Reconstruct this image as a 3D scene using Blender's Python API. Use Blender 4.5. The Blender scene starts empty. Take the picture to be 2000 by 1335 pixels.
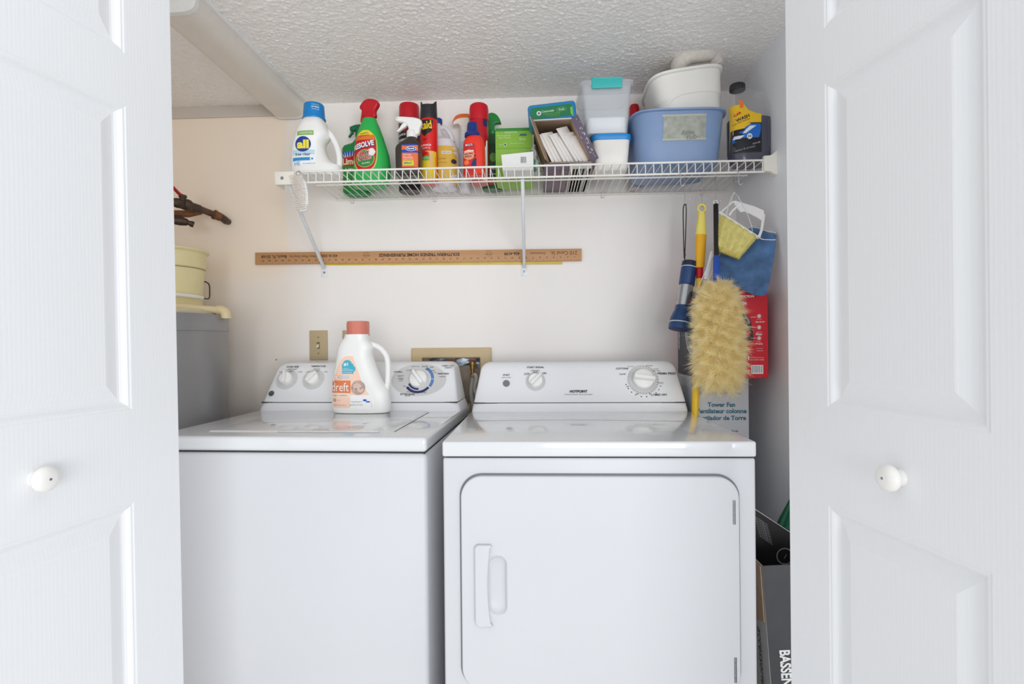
import bpy, bmesh, math, random
from mathutils import Vector, Matrix, Euler
R = math.radians
C = bpy.context.scene.collection
scene = bpy.context.scene
rnd = random.Random(7)

# ---------------------------------------------------------------- camera, world, lights, exposure
FPX, EYE, YAW, ROLL = 1050.0, 1.13, 0.0476, 0.009
RT = Vector((math.cos(YAW), math.sin(YAW), 0)); FW = Vector((-math.sin(YAW), math.cos(YAW), 0)); UP = Vector((0, 0, 1))
cx_ax = RT*math.cos(ROLL) - UP*math.sin(ROLL)
cy_ax = RT*math.sin(ROLL) + UP*math.cos(ROLL)
cd = bpy.data.cameras.new('camera'); cam = bpy.data.objects.new('camera', cd); C.objects.link(cam)
cam.matrix_world = Matrix(((cx_ax.x, cy_ax.x, -FW.x, 0), (cx_ax.y, cy_ax.y, -FW.y, 0), (cx_ax.z, cy_ax.z, -FW.z, EYE), (0, 0, 0, 1)))
cd.sensor_width = 36; cd.lens = 36*FPX/2000; cd.clip_start = 0.02; cd.clip_end = 60
scene.camera = cam
vs = scene.view_settings
vs.view_transform = 'Standard'; vs.look = 'None'; vs.gamma = 1; vs.use_curve_mapping = False; vs.exposure = -0.22
scene.cycles.diffuse_bounces = 10; scene.cycles.max_bounces = 14; scene.cycles.transparent_max_bounces = 16
w = bpy.data.worlds.new('world'); scene.world = w; w.use_nodes = True
bg = w.node_tree.nodes['Background']; bg.inputs[0].default_value = (0.93, 0.965, 1.0, 1); bg.inputs[1].default_value = 1.12
def area(name, loc, target, sx, sy, power, col):
    l = bpy.data.lights.new(name, 'AREA'); l.shape = 'RECTANGLE'; l.size = sx; l.size_y = sy; l.energy = power; l.color = col
    o = bpy.data.objects.new(name, l); C.objects.link(o); o.location = loc
    o.rotation_euler = (Vector(target) - Vector(loc)).to_track_quat('-Z', 'Y').to_euler()
    return o
area('rear_fill', (1.7, -5.2, 0.9), (-0.1, 1.9, 1.3), 4.2, 1.8, 222, (0.97, 0.985, 1.0))  # soft fill added behind the camera, set low and right to lift the closet

# ---------------------------------------------------------------- measuring: a point seen at photo pixel (px, py) standing at depth Y
def ray(px, py):
    u, v = (px - 1000.0)/FPX, (py - 667.5)/FPX
    return FW + cx_ax*u - cy_ax*v
ORG = Vector((0, 0, EYE))
def at(px, py, Y):
    d = ray(px, py); return ORG + d*(Y/d.y)
def atz(px, py, z):
    d = ray(px, py); return ORG + d*((z - EYE)/d.z)
def atx(px, py, X):
    d = ray(px, py); return ORG + d*(X/d.x)
def mmpp(px, Y):
    d = ray(px, 400); return Y/d.y/FPX
def hit(px, py, M):                                    # local (x, z) on the plane y = 0 of frame M
    Mi = M.inverted(); o = Mi @ ORG; d = Mi.to_3x3() @ ray(px, py); t = -o.y/d.y
    p = o + d*t; return p.x, p.z

# ---------------------------------------------------------------- materials
MATS = {}
def lin(c):
    return tuple(((x/255)/12.92 if x/255 <= 0.04045 else ((x/255+0.055)/1.055)**2.4) for x in c)
def mat(name, col, rough=0.4, metal=0.0, trans=0.0, var=0.04, vscale=18.0, bump=0.0, bscale=80.0, coat=0.0, spec=0.5, sss=0.0, ior=1.45, sheen=0.0):
    if name in MATS: return MATS[name]
    m = bpy.data.materials.new(name); m.use_nodes = True; nt = m.node_tree; p = nt.nodes['Principled BSDF']
    c = lin(col)
    p.inputs['Roughness'].default_value = rough; p.inputs['Metallic'].default_value = metal
    p.inputs['Transmission Weight'].default_value = trans; p.inputs['Coat Weight'].default_value = coat
    p.inputs['Specular IOR Level'].default_value = spec; p.inputs['IOR'].default_value = ior; p.inputs['Sheen Weight'].default_value = sheen
    if sss: p.inputs['Subsurface Weight'].default_value = sss; p.inputs['Subsurface Radius'].default_value = (.01, .01, .01)
    tc = nt.nodes.new('ShaderNodeTexCoord'); n = nt.nodes.new('ShaderNodeTexNoise'); n.inputs['Scale'].default_value = vscale; n.inputs['Detail'].default_value = 4
    nt.links.new(tc.outputs['Object'], n.inputs['Vector'])
    r = nt.nodes.new('ShaderNodeMapRange'); r.inputs['From Min'].default_value = .3; r.inputs['From Max'].default_value = .7
    r.inputs['To Min'].default_value = 1-var; r.inputs['To Max'].default_value = 1+var*0.5
    nt.links.new(n.outputs[0], r.inputs['Value'])
    mx = nt.nodes.new('ShaderNodeVectorMath'); mx.operation = 'SCALE'; mx.inputs[0].default_value = c
    nt.links.new(r.outputs[0], mx.inputs['Scale']); nt.links.new(mx.outputs[0], p.inputs['Base Color'])
    if bump:
        b = nt.nodes.new('ShaderNodeBump'); n2 = nt.nodes.new('ShaderNodeTexNoise'); n2.inputs['Scale'].default_value = bscale; n2.inputs['Detail'].default_value = 3
        nt.links.new(tc.outputs['Object'], n2.inputs['Vector']); nt.links.new(n2.outputs[0], b.inputs['Height'])
        b.inputs['Strength'].default_value = bump; b.inputs['Distance'].default_value = .004
        nt.links.new(b.outputs[0], p.inputs['Normal'])
    MATS[name] = m; return m
def nodes(m): return m.node_tree, m.node_tree.nodes, m.node_tree.links, m.node_tree.nodes['Principled BSDF']
def bump_chain(m, height_socket, strength, dist):
    nt, N, L, p = nodes(m); b = N.new('ShaderNodeBump'); b.inputs['Strength'].default_value = strength; b.inputs['Distance'].default_value = dist
    L.new(height_socket, b.inputs['Height']); L.new(b.outputs[0], p.inputs['Normal']); return b

# ---------------------------------------------------------------- mesh building
def catmull(pts, n=6, closed=True):
    out = []; N = len(pts); rng = range(N if closed else N-1)
    for i in rng:
        p0, p1, p2, p3 = (pts[(i-1) % N] if closed or i > 0 else pts[0]), pts[i], pts[(i+1) % N], (pts[(i+2) % N] if closed or i+2 < N else pts[-1])
        for k in range(n):
            t = k/n
            out.append(tuple(.5*((2*b)+(c-a)*t+(2*a-5*b+4*c-d)*t*t+(3*b-a-3*c+d)*t**3) for a, b, c, d in zip(p0, p1, p2, p3)))
    if not closed: out.append(tuple(pts[-1]))
    return out
def rrect(w, h, r, cx=0, cz=0, n=6):
    o = []
    for (sx, sz, a0) in ((1, 1, 0), (-1, 1, 90), (-1, -1, 180), (1, -1, 270)):
        for k in range(n+1):
            a = R(a0+90*k/n); o.append((cx+sx*(w/2-r)+r*math.cos(a), cz+sz*(h/2-r)+r*math.sin(a)))
    return o
def circ(r, cx=0, cz=0, n=32): return [(cx+r*math.cos(2*math.pi*k/n), cz+r*math.sin(2*math.pi*k/n)) for k in range(n)]
_tx = {}
def textmesh(s, bold=0.0):
    key = (s, bold)
    if key not in _tx:
        cu = bpy.data.curves.new('t', 'FONT'); cu.body = s; cu.offset = bold; cu.resolution_u = 3; cu.align_x = 'CENTER'
        o = bpy.data.objects.new('t', cu); me = bpy.data.meshes.new_from_object(o)
        vv = [(v.co.x, v.co.y) for v in me.vertices]; ff = [tuple(p.vertices) for p in me.polygons]
        bpy.data.objects.remove(o); bpy.data.curves.remove(cu); bpy.data.meshes.remove(me)
        if vv:
            x0, x1 = min(v[0] for v in vv), max(v[0] for v in vv); y0, y1 = min(v[1] for v in vv), max(v[1] for v in vv)
            vv = [(x-(x0+x1)/2, y-(y0+y1)/2) for x, y in vv]; dim = (x1-x0, y1-y0)
        else: dim = (1, 1)
        _tx[key] = (vv, ff, dim)
    return _tx[key]
class B:
    def __init__(s): s.v = []; s.f = []; s.m = []; s.x = Matrix()
    def add(s, vs, fs, mat=0):
        o = len(s.v)
        for p in vs: s.v.append(tuple(s.x @ Vector(p)))
        for f in fs: s.f.append(tuple(i+o for i in f)); s.m.append(mat)
        return s
    def bm(s, bm, mat=0):
        bm.verts.ensure_lookup_table(); bm.verts.index_update()
        s.add([v.co for v in bm.verts], [[v.index for v in f.verts] for f in bm.faces], mat); bm.free(); return s
    def box(s, x0, x1, y0, y1, z0, z1, bev=0.0, mat=0, seg=2):
        b = bmesh.new(); bmesh.ops.create_cube(b, size=1)
        for v in b.verts: v.co = ((x0+x1)/2+v.co.x*(x1-x0), (y0+y1)/2+v.co.y*(y1-y0), (z0+z1)/2+v.co.z*(z1-z0))
        if bev: bmesh.ops.bevel(b, geom=list(b.edges), offset=bev, segments=seg, profile=.5, affect='EDGES')
        return s.bm(b, mat)
    def hexa(s, bot, top, mat=0, bev=0.0, seg=2):
        b = bmesh.new(); vs_ = [b.verts.new(p) for p in list(bot)+list(top)]
        for f in ((3, 2, 1, 0), (4, 5, 6, 7), (0, 1, 5, 4), (1, 2, 6, 5), (2, 3, 7, 6), (3, 0, 4, 7)): b.faces.new([vs_[i] for i in f])
        if bev: bmesh.ops.bevel(b, geom=list(b.edges), offset=bev, segments=seg, profile=.5, affect='EDGES')
        return s.bm(b, mat)
    def tube(s, pts, r, n=8, mat=0, closed=False):
        P = [Vector(p) for p in pts]; N = len(P); rr = r if isinstance(r, (list, tuple)) else [r]*N
        vs_, fs = [], []; up = None
        for i in range(N):
            a = P[(i-1) % N] if (closed or i > 0) else P[0]; c = P[(i+1) % N] if (closed or i < N-1) else P[-1]
            t = (c-a).normalized()
            if up is None: up = t.orthogonal().normalized()
            up = (up - t*up.dot(t)); up = up.normalized() if up.length > 1e-6 else t.orthogonal().normalized()
            q = t.cross(up)
            for k in range(n):
                an = 2*math.pi*k/n; vs_.append(P[i] + (up*math.cos(an)+q*math.sin(an))*rr[i])
        for i in range(N if closed else N-1):
            j = (i+1) % N
            for k in range(n): fs.append((i*n+k, i*n+(k+1) % n, j*n+(k+1) % n, j*n+k))
        if not closed: fs.append(tuple(range(n-1, -1, -1))); fs.append(tuple((N-1)*n+k for k in range(n)))
        return s.add(vs_, fs, mat)
    def lathe(s, prof, n=32, mat=0, c=(0, 0, 0), rib=0.0, nrib=0):
        vs_, fs = [], []; N = len(prof)
        for (r, z) in prof:
            for k in range(n):
                a = 2*math.pi*k/n; q = r*(1+rib*(1 if (k % 2) else -1)) if nrib else r
                vs_.append((c[0]+q*math.cos(a), c[1]+q*math.sin(a), c[2]+z))
        for i in range(N-1):
            for k in range(n): fs.append((i*n+k, i*n+(k+1) % n, (i+1)*n+(k+1) % n, (i+1)*n+k))
        if prof[0][0] > 1e-6: fs.append(tuple(range(n-1, -1, -1)))
        if prof[-1][0] > 1e-6: fs.append(tuple((N-1)*n+k for k in range(n)))
        return s.add(vs_, fs, mat)
    def loft(s, secs, n=36, mat=0, cap0=True, cap1=True):
        vs_, fs = [], []; N = len(secs)
        for (z, cx, cy, a, b, e) in secs:
            for k in range(n):
                t = 2*math.pi*k/n; c_, s_ = math.cos(t), math.sin(t)
                vs_.append((cx+a*math.copysign(abs(c_)**(2/e), c_), cy+b*math.copysign(abs(s_)**(2/e), s_), z))
        for i in range(N-1):
            for k in range(n): fs.append((i*n+k, i*n+(k+1) % n, (i+1)*n+(k+1) % n, (i+1)*n+k))
        if cap0: fs.append(tuple(range(n-1, -1, -1)))
        if cap1: fs.append(tuple((N-1)*n+k for k in range(n)))
        return s.add(vs_, fs, mat)
    def plate(s, polys, y0, y1, bev=0.0, mat=0, res=2):     # outlines in x-z (later ones are holes), thick along y
        cu = bpy.data.curves.new('c', 'CURVE'); cu.dimensions = '2D'; cu.fill_mode = 'BOTH'
        for pl in polys:
            sp = cu.splines.new('POLY'); sp.points.add(len(pl)-1); sp.use_cyclic_u = True
            for q, (x, z) in zip(sp.points, pl): q.co = (x, z, 0, 1)
        h = abs(y1-y0)/2; bev = min(bev, h*.98)
        cu.extrude = h-bev; cu.bevel_depth = bev; cu.bevel_resolution = res; cu.offset = -bev
        o = bpy.data.objects.new('c', cu); me = bpy.data.meshes.new_from_object(o)
        ym = (y0+y1)/2
        s.add([(v.co.x, ym-v.co.z, v.co.y) for v in me.vertices], [tuple(p.vertices) for p in me.polygons], mat)
        bpy.data.objects.remove(o); bpy.data.curves.remove(cu); bpy.data.meshes.remove(me); return s
    # --- surface print, draped on y = front(x, z)
    def rows(s, rws, mat=0, off=.0006, front=None, nu=10):
        vs_, fs = [], []
        for (z, a, b) in rws:
            for k in range(nu+1):
                x = a+(b-a)*k/nu; vs_.append((x, (front(x, z) if front else 0)-off, z))
        for i in range(len(rws)-1):
            for k in range(nu):
                q = i*(nu+1)+k; fs.append((q, q+1, q+nu+2, q+nu+1))
        return s.add(vs_, fs, mat)
    def rect(s, x0, x1, z0, z1, mat=0, off=.0006, front=None, nu=10, nv=8):
        return s.rows([(z0+(z1-z0)*i/nv, x0, x1) for i in range(nv+1)], mat, off, front, nu)
    def ell(s, cx, cz, a, b, mat=0, off=.0008, front=None, n=16):
        rw = []
        for i in range(n+1):
            t = -1+2*i/n; t = math.sin(t*math.pi/2); h = a*math.sqrt(max(0, 1-t*t)); rw.append((cz+b*t, cx-h, cx+h))
        return s.rows(rw, mat, off, front)
    def text(s, st, cx, cz, w=None, h=None, mat=0, off=.0012, front=None, rot=0, bold=0.0, shear=0.0):
        vv, ff, d = textmesh(st, bold); kx = kz = None
        if w: kx = w/d[0]
        if h: kz = h/d[1]
        kx = kx or kz; kz = kz or kx; c_, s_ = math.cos(R(rot)), math.sin(R(rot)); o = []
        for x, y in vv:
            x, y = x*kx+shear*y*kz, y*kz; X, Z = cx+x*c_-y*s_, cz+x*s_+y*c_
            o.append((X, (front(X, Z) if front else 0)-off, Z))
        return s.add(o, ff, mat)
    def ring(s, cx, cz, r0, r1, a0, a1, mat=0, off=.0006, front=None, n=24):
        vs_, fs = [], []
        for k in range(n+1):
            a = R(a0+(a1-a0)*k/n)
            for r in (r0, r1):
                x, z = cx+r*math.cos(a), cz+r*math.sin(a); vs_.append((x, (front(x, z) if front else 0)-off, z))
        for k in range(n): fs.append((2*k, 2*k+1, 2*k+3, 2*k+2))
        return s.add(vs_, fs, mat)
    def build(s, name, mats, parent=None, smooth=35, M=None):
        me = bpy.data.meshes.new(name); me.from_pydata(s.v, [], s.f); me.update()
        for m in (mats if isinstance(mats, (list, tuple)) else [mats]): me.materials.append(m)
        me.polygons.foreach_set('material_index', s.m)
        if smooth:
            me.polygons.foreach_set('use_smooth', [True]*len(me.polygons)); me.set_sharp_from_angle(angle=R(smooth))
        o = bpy.data.objects.new(name, me); C.objects.link(o)
        if M is not None: o.matrix_world = M
        if parent: o.parent = parent
        return o
def fibre(m):
    nt, N, L, p = nodes(m); out = N['Material Output']; src = p.inputs['Base Color'].links[0].from_socket
    d, tr, mx = N.new('ShaderNodeBsdfDiffuse'), N.new('ShaderNodeBsdfTranslucent'), N.new('ShaderNodeMixShader'); mx.inputs[0].default_value = .68
    L.new(src, d.inputs[0]); L.new(src, tr.inputs[0]); L.new(d.outputs[0], mx.inputs[1]); L.new(tr.outputs[0], mx.inputs[2]); L.new(mx.outputs[0], out.inputs[0])
def front_of(secs):
    def f(x, z):
        if z <= secs[0][0]: q = secs[0]
        elif z >= secs[-1][0]: q = secs[-1]
        else:
            for i in range(len(secs)-1):
                if secs[i][0] <= z <= secs[i+1][0]:
                    t = (z-secs[i][0])/max(1e-9, secs[i+1][0]-secs[i][0]); q = [u+(v_-u)*t for u, v_ in zip(secs[i], secs[i+1])]; break
        _, cx, cy, a, b, e = q; r = min(.995, abs((x-cx)/a)); return cy-b*(1-r**e)**(1/e)
    return f
def thing(name, label, cat, M=None, group=None):
    o = bpy.data.objects.new(name, None); C.objects.link(o); o.empty_display_size = .05
    if M is not None: o.matrix_world = M if isinstance(M, Matrix) else Matrix.Translation(M)
    o['label'] = label; o['category'] = cat
    if group: o['group'] = group
    return o
def tag(o, label, cat, group=None):
    o['label'] = label; o['category'] = cat
    if group: o['group'] = group
    return o
def struct(o): o['kind'] = 'structure'; return o
def part_label(o, l): o['label'] = l; return o
def frame(loc, rz=0, rx=0, ry=0): return Matrix.Translation(Vector(loc)) @ Euler((R(rx), R(ry), R(rz)), 'XYZ').to_matrix().to_4x4()
def axis_frame(bottom, top, spin=0):                   # local z runs from bottom to top, local -y faces the room
    b, t = Vector(bottom), Vector(top); z = (t-b).normalized(); x = Vector((0, 1, 0)).cross(z); x = x.normalized()
    y = z.cross(x); m = Matrix((x, y, z)).transposed().to_4x4(); return Matrix.Translation(b) @ m @ Matrix.Rotation(R(spin), 4, 'Z')

# common materials
WHITE = mat('white_enamel', (210, 211, 215), .42, var=.012, vscale=4)
WCON = mat('console_enamel_lifted', (232, 233, 236), .35, var=.012, vscale=4)  # cabinet enamel in a lighter copy, making up for the console's dimmer light
WTOP = mat('white_enamel_top_lifted', (222, 224, 227), .12, coat=.6, var=.02, vscale=6)  # same enamel, glossier and kept lighter because tops mirror the dark closet
GAP = mat('dark_gap', (60, 60, 64), .7)
WPLAST = mat('white_plastic', (240, 240, 238), .33, var=.015)
INK = mat('black_print', (45, 46, 52), .5)
GREYINK = mat('grey_print', (150, 152, 156), .5)
CHROME = mat('bright_metal', (200, 200, 205), .22, metal=1.0)
STEEL = mat('dull_steel', (150, 152, 156), .38, metal=1.0)
WIRE = mat('white_vinyl_wire', (236, 234, 228), .4)
NAVY = mat('navy_print', (32, 44, 98), .4)
BLACK = mat('black_plastic', (34, 33, 36), .4)
REDP = mat('red_plastic', (196, 20, 36), .35)
PWHITE = mat('white_print', (245, 245, 245), .5)
YELP = mat('yellow_print', (240, 210, 40), .45)
BLUEP = mat('blue_print', (28, 92, 190), .45)
GREENP = mat('green_print', (40, 150, 60), .45)
ORANGEP = mat('orange_print', (232, 120, 48), .5)
REDPR = mat('red_print', (205, 32, 36), .45)
# ================================================================ the setting
YW, XR, XL, ZC, YF = 1.99, 0.7245, -1.62, 2.035, 1.08
def wall_mat(name, col):
    m = mat(name, col, .55, var=.03, vscale=2.2, spec=.3); nt, N, L, p = nodes(m)
    tc = N.new('ShaderNodeTexCoord'); n = N.new('ShaderNodeTexNoise'); n.inputs['Scale'].default_value = 60; n.inputs['Detail'].default_value = 5
    L.new(tc.outputs['Object'], n.inputs['Vector']); bump_chain(m, n.outputs[0], .12, .003); return m
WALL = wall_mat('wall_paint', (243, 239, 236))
nt, N, L, p = nodes(WALL)                                # soft-edged tan tint left of the shelf, stronger above the level of the heater
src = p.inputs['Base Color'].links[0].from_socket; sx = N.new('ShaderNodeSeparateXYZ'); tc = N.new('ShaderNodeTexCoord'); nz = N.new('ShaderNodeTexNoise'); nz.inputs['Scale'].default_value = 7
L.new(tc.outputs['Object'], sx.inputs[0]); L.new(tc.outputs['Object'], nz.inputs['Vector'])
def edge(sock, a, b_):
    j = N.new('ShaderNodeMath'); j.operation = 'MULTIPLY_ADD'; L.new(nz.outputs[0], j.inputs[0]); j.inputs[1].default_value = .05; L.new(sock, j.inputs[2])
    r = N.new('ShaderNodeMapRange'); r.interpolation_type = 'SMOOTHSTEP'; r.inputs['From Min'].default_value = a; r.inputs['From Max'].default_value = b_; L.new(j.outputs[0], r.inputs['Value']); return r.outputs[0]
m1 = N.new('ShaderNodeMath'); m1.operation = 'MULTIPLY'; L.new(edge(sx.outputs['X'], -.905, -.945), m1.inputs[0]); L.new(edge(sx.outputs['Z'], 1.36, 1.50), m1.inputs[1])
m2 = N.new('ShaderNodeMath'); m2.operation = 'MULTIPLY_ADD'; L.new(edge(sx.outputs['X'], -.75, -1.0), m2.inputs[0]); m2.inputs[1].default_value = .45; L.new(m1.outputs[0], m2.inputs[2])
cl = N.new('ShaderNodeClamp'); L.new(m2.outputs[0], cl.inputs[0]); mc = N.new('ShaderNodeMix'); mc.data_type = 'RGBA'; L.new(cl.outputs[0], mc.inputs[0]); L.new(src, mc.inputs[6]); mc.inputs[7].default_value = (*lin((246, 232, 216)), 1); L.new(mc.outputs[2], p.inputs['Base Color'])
WALLR = wall_mat('side_wall_paint', (236, 239, 243))
CEIL = mat('popcorn_ceiling', (251, 249, 247), .45, var=.05, vscale=90, spec=.5)
nt, N, L, p = nodes(CEIL)
tc = N.new('ShaderNodeTexCoord'); v1 = N.new('ShaderNodeTexVoronoi'); v1.inputs['Scale'].default_value = 170; v1.feature = 'SMOOTH_F1'; v1.inputs['Smoothness'].default_value = .6
n1 = N.new('ShaderNodeTexNoise'); n1.inputs['Scale'].default_value = 240; n1.inputs['Detail'].default_value = 5
ad = N.new('ShaderNodeMath'); ad.operation = 'SUBTRACT'
L.new(tc.outputs['Object'], v1.inputs['Vector']); L.new(tc.outputs['Object'], n1.inputs['Vector']); L.new(n1.outputs[0], ad.inputs[0]); L.new(v1.outputs['Distance'], ad.inputs[1])
bump_chain(CEIL, ad.outputs[0], .35, .003)

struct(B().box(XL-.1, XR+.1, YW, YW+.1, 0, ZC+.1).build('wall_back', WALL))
struct(B().box(XR, XR+.1, YF-.1, YW, 0, ZC+.1).build('wall_right', WALLR))
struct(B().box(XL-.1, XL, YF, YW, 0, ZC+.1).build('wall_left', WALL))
b = B(); b.box(XL-.1, -1.28, YF-.1, YF, 0, 2.5); b.box(XR, XR+.8, YF-.1, YF, 0, 2.5); b.box(-1.28, XR, YF-.1, YF, 2.05, 2.5)
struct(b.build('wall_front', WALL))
from mathutils import noise as mnoise
NX_, NY_ = 620, 250; vv = []
for i in range(NX_+1):
    for j in range(NY_+1):
        x, y = XL+(XR-XL)*i/NX_, YF+(YW-YF)*j/NY_
        d, pt = mnoise.voronoi((x*92, y*92, 0)); hgt = max(0, 1-(d[0]/.62)**2)*(.35+.65*mnoise.noise((pt[0][0]*9.1, pt[0][1]*7.7, 3))**2*2.2)
        vv.append((x, y, ZC-.0042*min(1.3, hgt)-.0016*mnoise.noise((x*190, y*190, 5))))
cg = B(); cg.add(vv, [(i*(NY_+1)+j, (i+1)*(NY_+1)+j, (i+1)*(NY_+1)+j+1, i*(NY_+1)+j+1) for i in range(NX_) for j in range(NY_)])
cg.box(XL-.1, XR+.1, YF, YW+.1, ZC+.004, ZC+.1); struct(cg.build('ceiling', CEIL, None, 180))
struct(B().box(XL-.6, XR+.9, -3.2, YW+.1, -.1, 0).build('floor', mat('vinyl_floor', (242, 238, 232), .4, var=.06, vscale=8)))
# painted band at the head of the back wall, left of the lamp
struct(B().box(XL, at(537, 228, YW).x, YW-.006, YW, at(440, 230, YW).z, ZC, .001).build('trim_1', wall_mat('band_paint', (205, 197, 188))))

# ---- bifold door leaves
DOOR = mat('door_paint', (239, 240, 242), .38, var=.008, vscale=5)
nt, N, L, p = nodes(DOOR)
tc = N.new('ShaderNodeTexCoord'); mp = N.new('ShaderNodeMapping'); mp.inputs['Scale'].default_value = (30, 30, 1.3)
wv = N.new('ShaderNodeTexWave'); wv.bands_direction = 'X'; wv.inputs['Scale'].default_value = 1.6; wv.inputs['Distortion'].default_value = 5.0; wv.inputs['Detail'].default_value = 3; wv.inputs['Detail Scale'].default_value = 1.2
n3 = N.new('ShaderNodeTexNoise'); n3.inputs['Scale'].default_value = 9; n3.inputs['Detail'].default_value = 4
ad = N.new('ShaderNodeMath'); ad.operation = 'ADD'
L.new(tc.outputs['Object'], mp.inputs['Vector']); L.new(mp.outputs[0], wv.inputs['Vector']); L.new(mp.outputs[0], n3.inputs['Vector']); L.new(wv.outputs['Fac'], ad.inputs[0]); L.new(n3.outputs[0], ad.inputs[1])
bump_chain(DOOR, ad.outputs[0], .055, .0012)
LW, LT, LZ0, LZ1 = .47, .035, .012, 2.03
PAN = [(.20, .85), (1.015, 1.56), (1.653, 1.93)]; PS0, PS1 = .10, .37
def leaf_mesh():
    # local: x = along the leaf from its free edge, y = out of the visible face (-y), z up
    b = B(); zc = [LZ0]+[q for pr in PAN for q in pr]+[LZ1]; xc = [0, PS0, PS1, LW]
    for i in range(len(zc)-1):
        for j in range(3):
            if j == 1 and i % 2 == 1: continue
            b.add([(xc[j], 0, zc[i]), (xc[j+1], 0, zc[i]), (xc[j+1], 0, zc[i+1]), (xc[j], 0, zc[i+1])], [(0, 1, 2, 3)])
    prof = [(0, 0), (.003, .0012), (.006, .0012), (.009, .003), (.013, .0068), (.017, .0085), (.021, .0088), (.028, .007), (.044, .0022), (.047, .0016), (.049, .0016)]
    for (z0, z1) in PAN:
        loops = [[(PS0+d, y, z0+d), (PS1-d, y, z0+d), (PS1-d, y, z1-d), (PS0+d, y, z1-d)] for d, y in prof]
        for a, c in zip(loops, loops[1:]):
            for k in range(4): b.add([a[k], a[(k+1) % 4], c[(k+1) % 4], c[k]], [(0, 1, 2, 3)])
        b.add(loops[-1], [(0, 1, 2, 3)])
    for (p0, p1) in (((0, 0), (0, LT)), ((LW, 0), (LW, LT)), ((0, LT), (LW, LT))):
        b.add([(p0[0], p0[1], LZ0), (p1[0], p1[1], LZ0), (p1[0], p1[1], LZ1), (p0[0], p0[1], LZ1)], [(0, 1, 2, 3)])
    for z in (LZ0, LZ1): b.add([(0, 0, z), (LW, 0, z), (LW, LT, z), (0, LT, z)], [(0, 1, 2, 3)])
    return b
def leaf(name, free, dirn, flip, lean):
    # the visible face looks towards +x for the left leaf, -x for the right one
    ang = math.atan2(dirn[1], dirn[0])
    b = leaf_mesh()
    if flip: b.v = [(x, -y, z) for x, y, z in b.v]
    M = Matrix.Translation(Vector((free[0], free[1], EYE))) @ Matrix.Rotation(lean, 4, 'Y') @ Matrix.Rotation(ang, 4, 'Z') @ Matrix.Translation((0, 0, -EYE))
    d = struct(b.build(name, DOOR, None, 62, M))
    k = B(); sgn = 1 if flip else -1
    k.x = Matrix.Translation((.262 if flip else .242, 0, .932)) @ Matrix.Rotation(R(-90*sgn), 4, 'X') @ Matrix.Diagonal((.86, .86, .92, 1))
    k.lathe([(.0, 0), (.0145, 0), (.0135, .003), (.0125, .007), (.0135, .010), (.0175, .0125), (.0212, .0155), (.0225, .0195), (.0212, .0245), (.0170, .0285), (.0105, .0305), (.0035, .0312), (.0, .0312)], 40)
    kb = k.build('knob', mat('knob_porcelain', (242, 240, 236), .18, coat=.5), d)
    s_ = B(); s_.x = k.x @ Matrix.Translation((0, 0, .0306)); s_.lathe([(0, .0012), (.0022, .0012), (.0026, 0)], 16)
    s_.build('screw', STEEL, kb)
    return d
leaf('door_1', (-.7128, 1.03), (-.1672, -.986), True, -.012)
leaf('door_2', (.4688, 1.03), (.1884, -.9821), False, 0.0)

# ================================================================ ceiling light
A = at(600, 200, YW-.005)                              # where the pan meets ceiling and back wall
lx1 = A.x; lx0 = lx1-.128; ly0, ly1 = 1.325, YW-.012
t = thing('ceiling_light', 'narrow white fluorescent ceiling light with ribbed lens, switched off', 'light', (0, 0, 0))
PAN_M = mat('lamp_pan', (232, 232, 230), .4)
LENS = mat('ribbed_lens', (226, 220, 212), .28, var=.02, coat=.2)
nt, N, L, p = nodes(LENS); tc = N.new('ShaderNodeTexCoord'); wv = N.new('ShaderNodeTexWave'); wv.bands_direction = 'Y'; wv.inputs['Scale'].default_value = 62
L.new(tc.outputs['Object'], wv.inputs['Vector']); bump_chain(LENS, wv.outputs['Fac'], .22, .0015)
b = B(); b.box(lx0-.004, lx1+.004, ly0, ly1, ZC-.009, ZC, .0015); b.build('pan', PAN_M, t)
prof = [(lx1-.002, ZC-.009), (lx1-.003, ZC-.03), (lx1-.009, ZC-.047), (lx1-.024, ZC-.055), (lx1-.045, ZC-.0575), (lx0+.03, ZC-.0575), (lx0+.012, ZC-.05), (lx0+.004, ZC-.034), (lx0+.002, ZC-.009)]
prof = catmull(prof, 4, False)
b = B(); y0, y1 = ly0+.012, ly1
for y in (y0, y1): b.add([(x, y, z) for x, z in prof], [tuple(range(len(prof)))])
n_ = len(prof); b.add([(x, y0, z) for x, z in prof]+[(x, y1, z) for x, z in prof], [(i, i+1, n_+i+1, n_+i) for i in range(n_-1)])
b.build('lens', LENS, t)
for yy in ((ly0, ly0+.014), (ly1-.006, ly1+.004)):
    b = B(); pf = [((x-(lx0+lx1)/2)*1.03+(lx0+lx1)/2, ZC-(ZC-z)*1.03) for x, z in prof]; m_ = len(pf)
    b.add([(x, yy[0], z) for x, z in pf]+[(x, yy[1], z) for x, z in pf], [tuple(range(m_)), tuple(range(m_, 2*m_))]+[(i, i+1, m_+i+1, m_+i) for i in range(m_-1)])
    b.build('end_cap', PAN_M, t)

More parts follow.
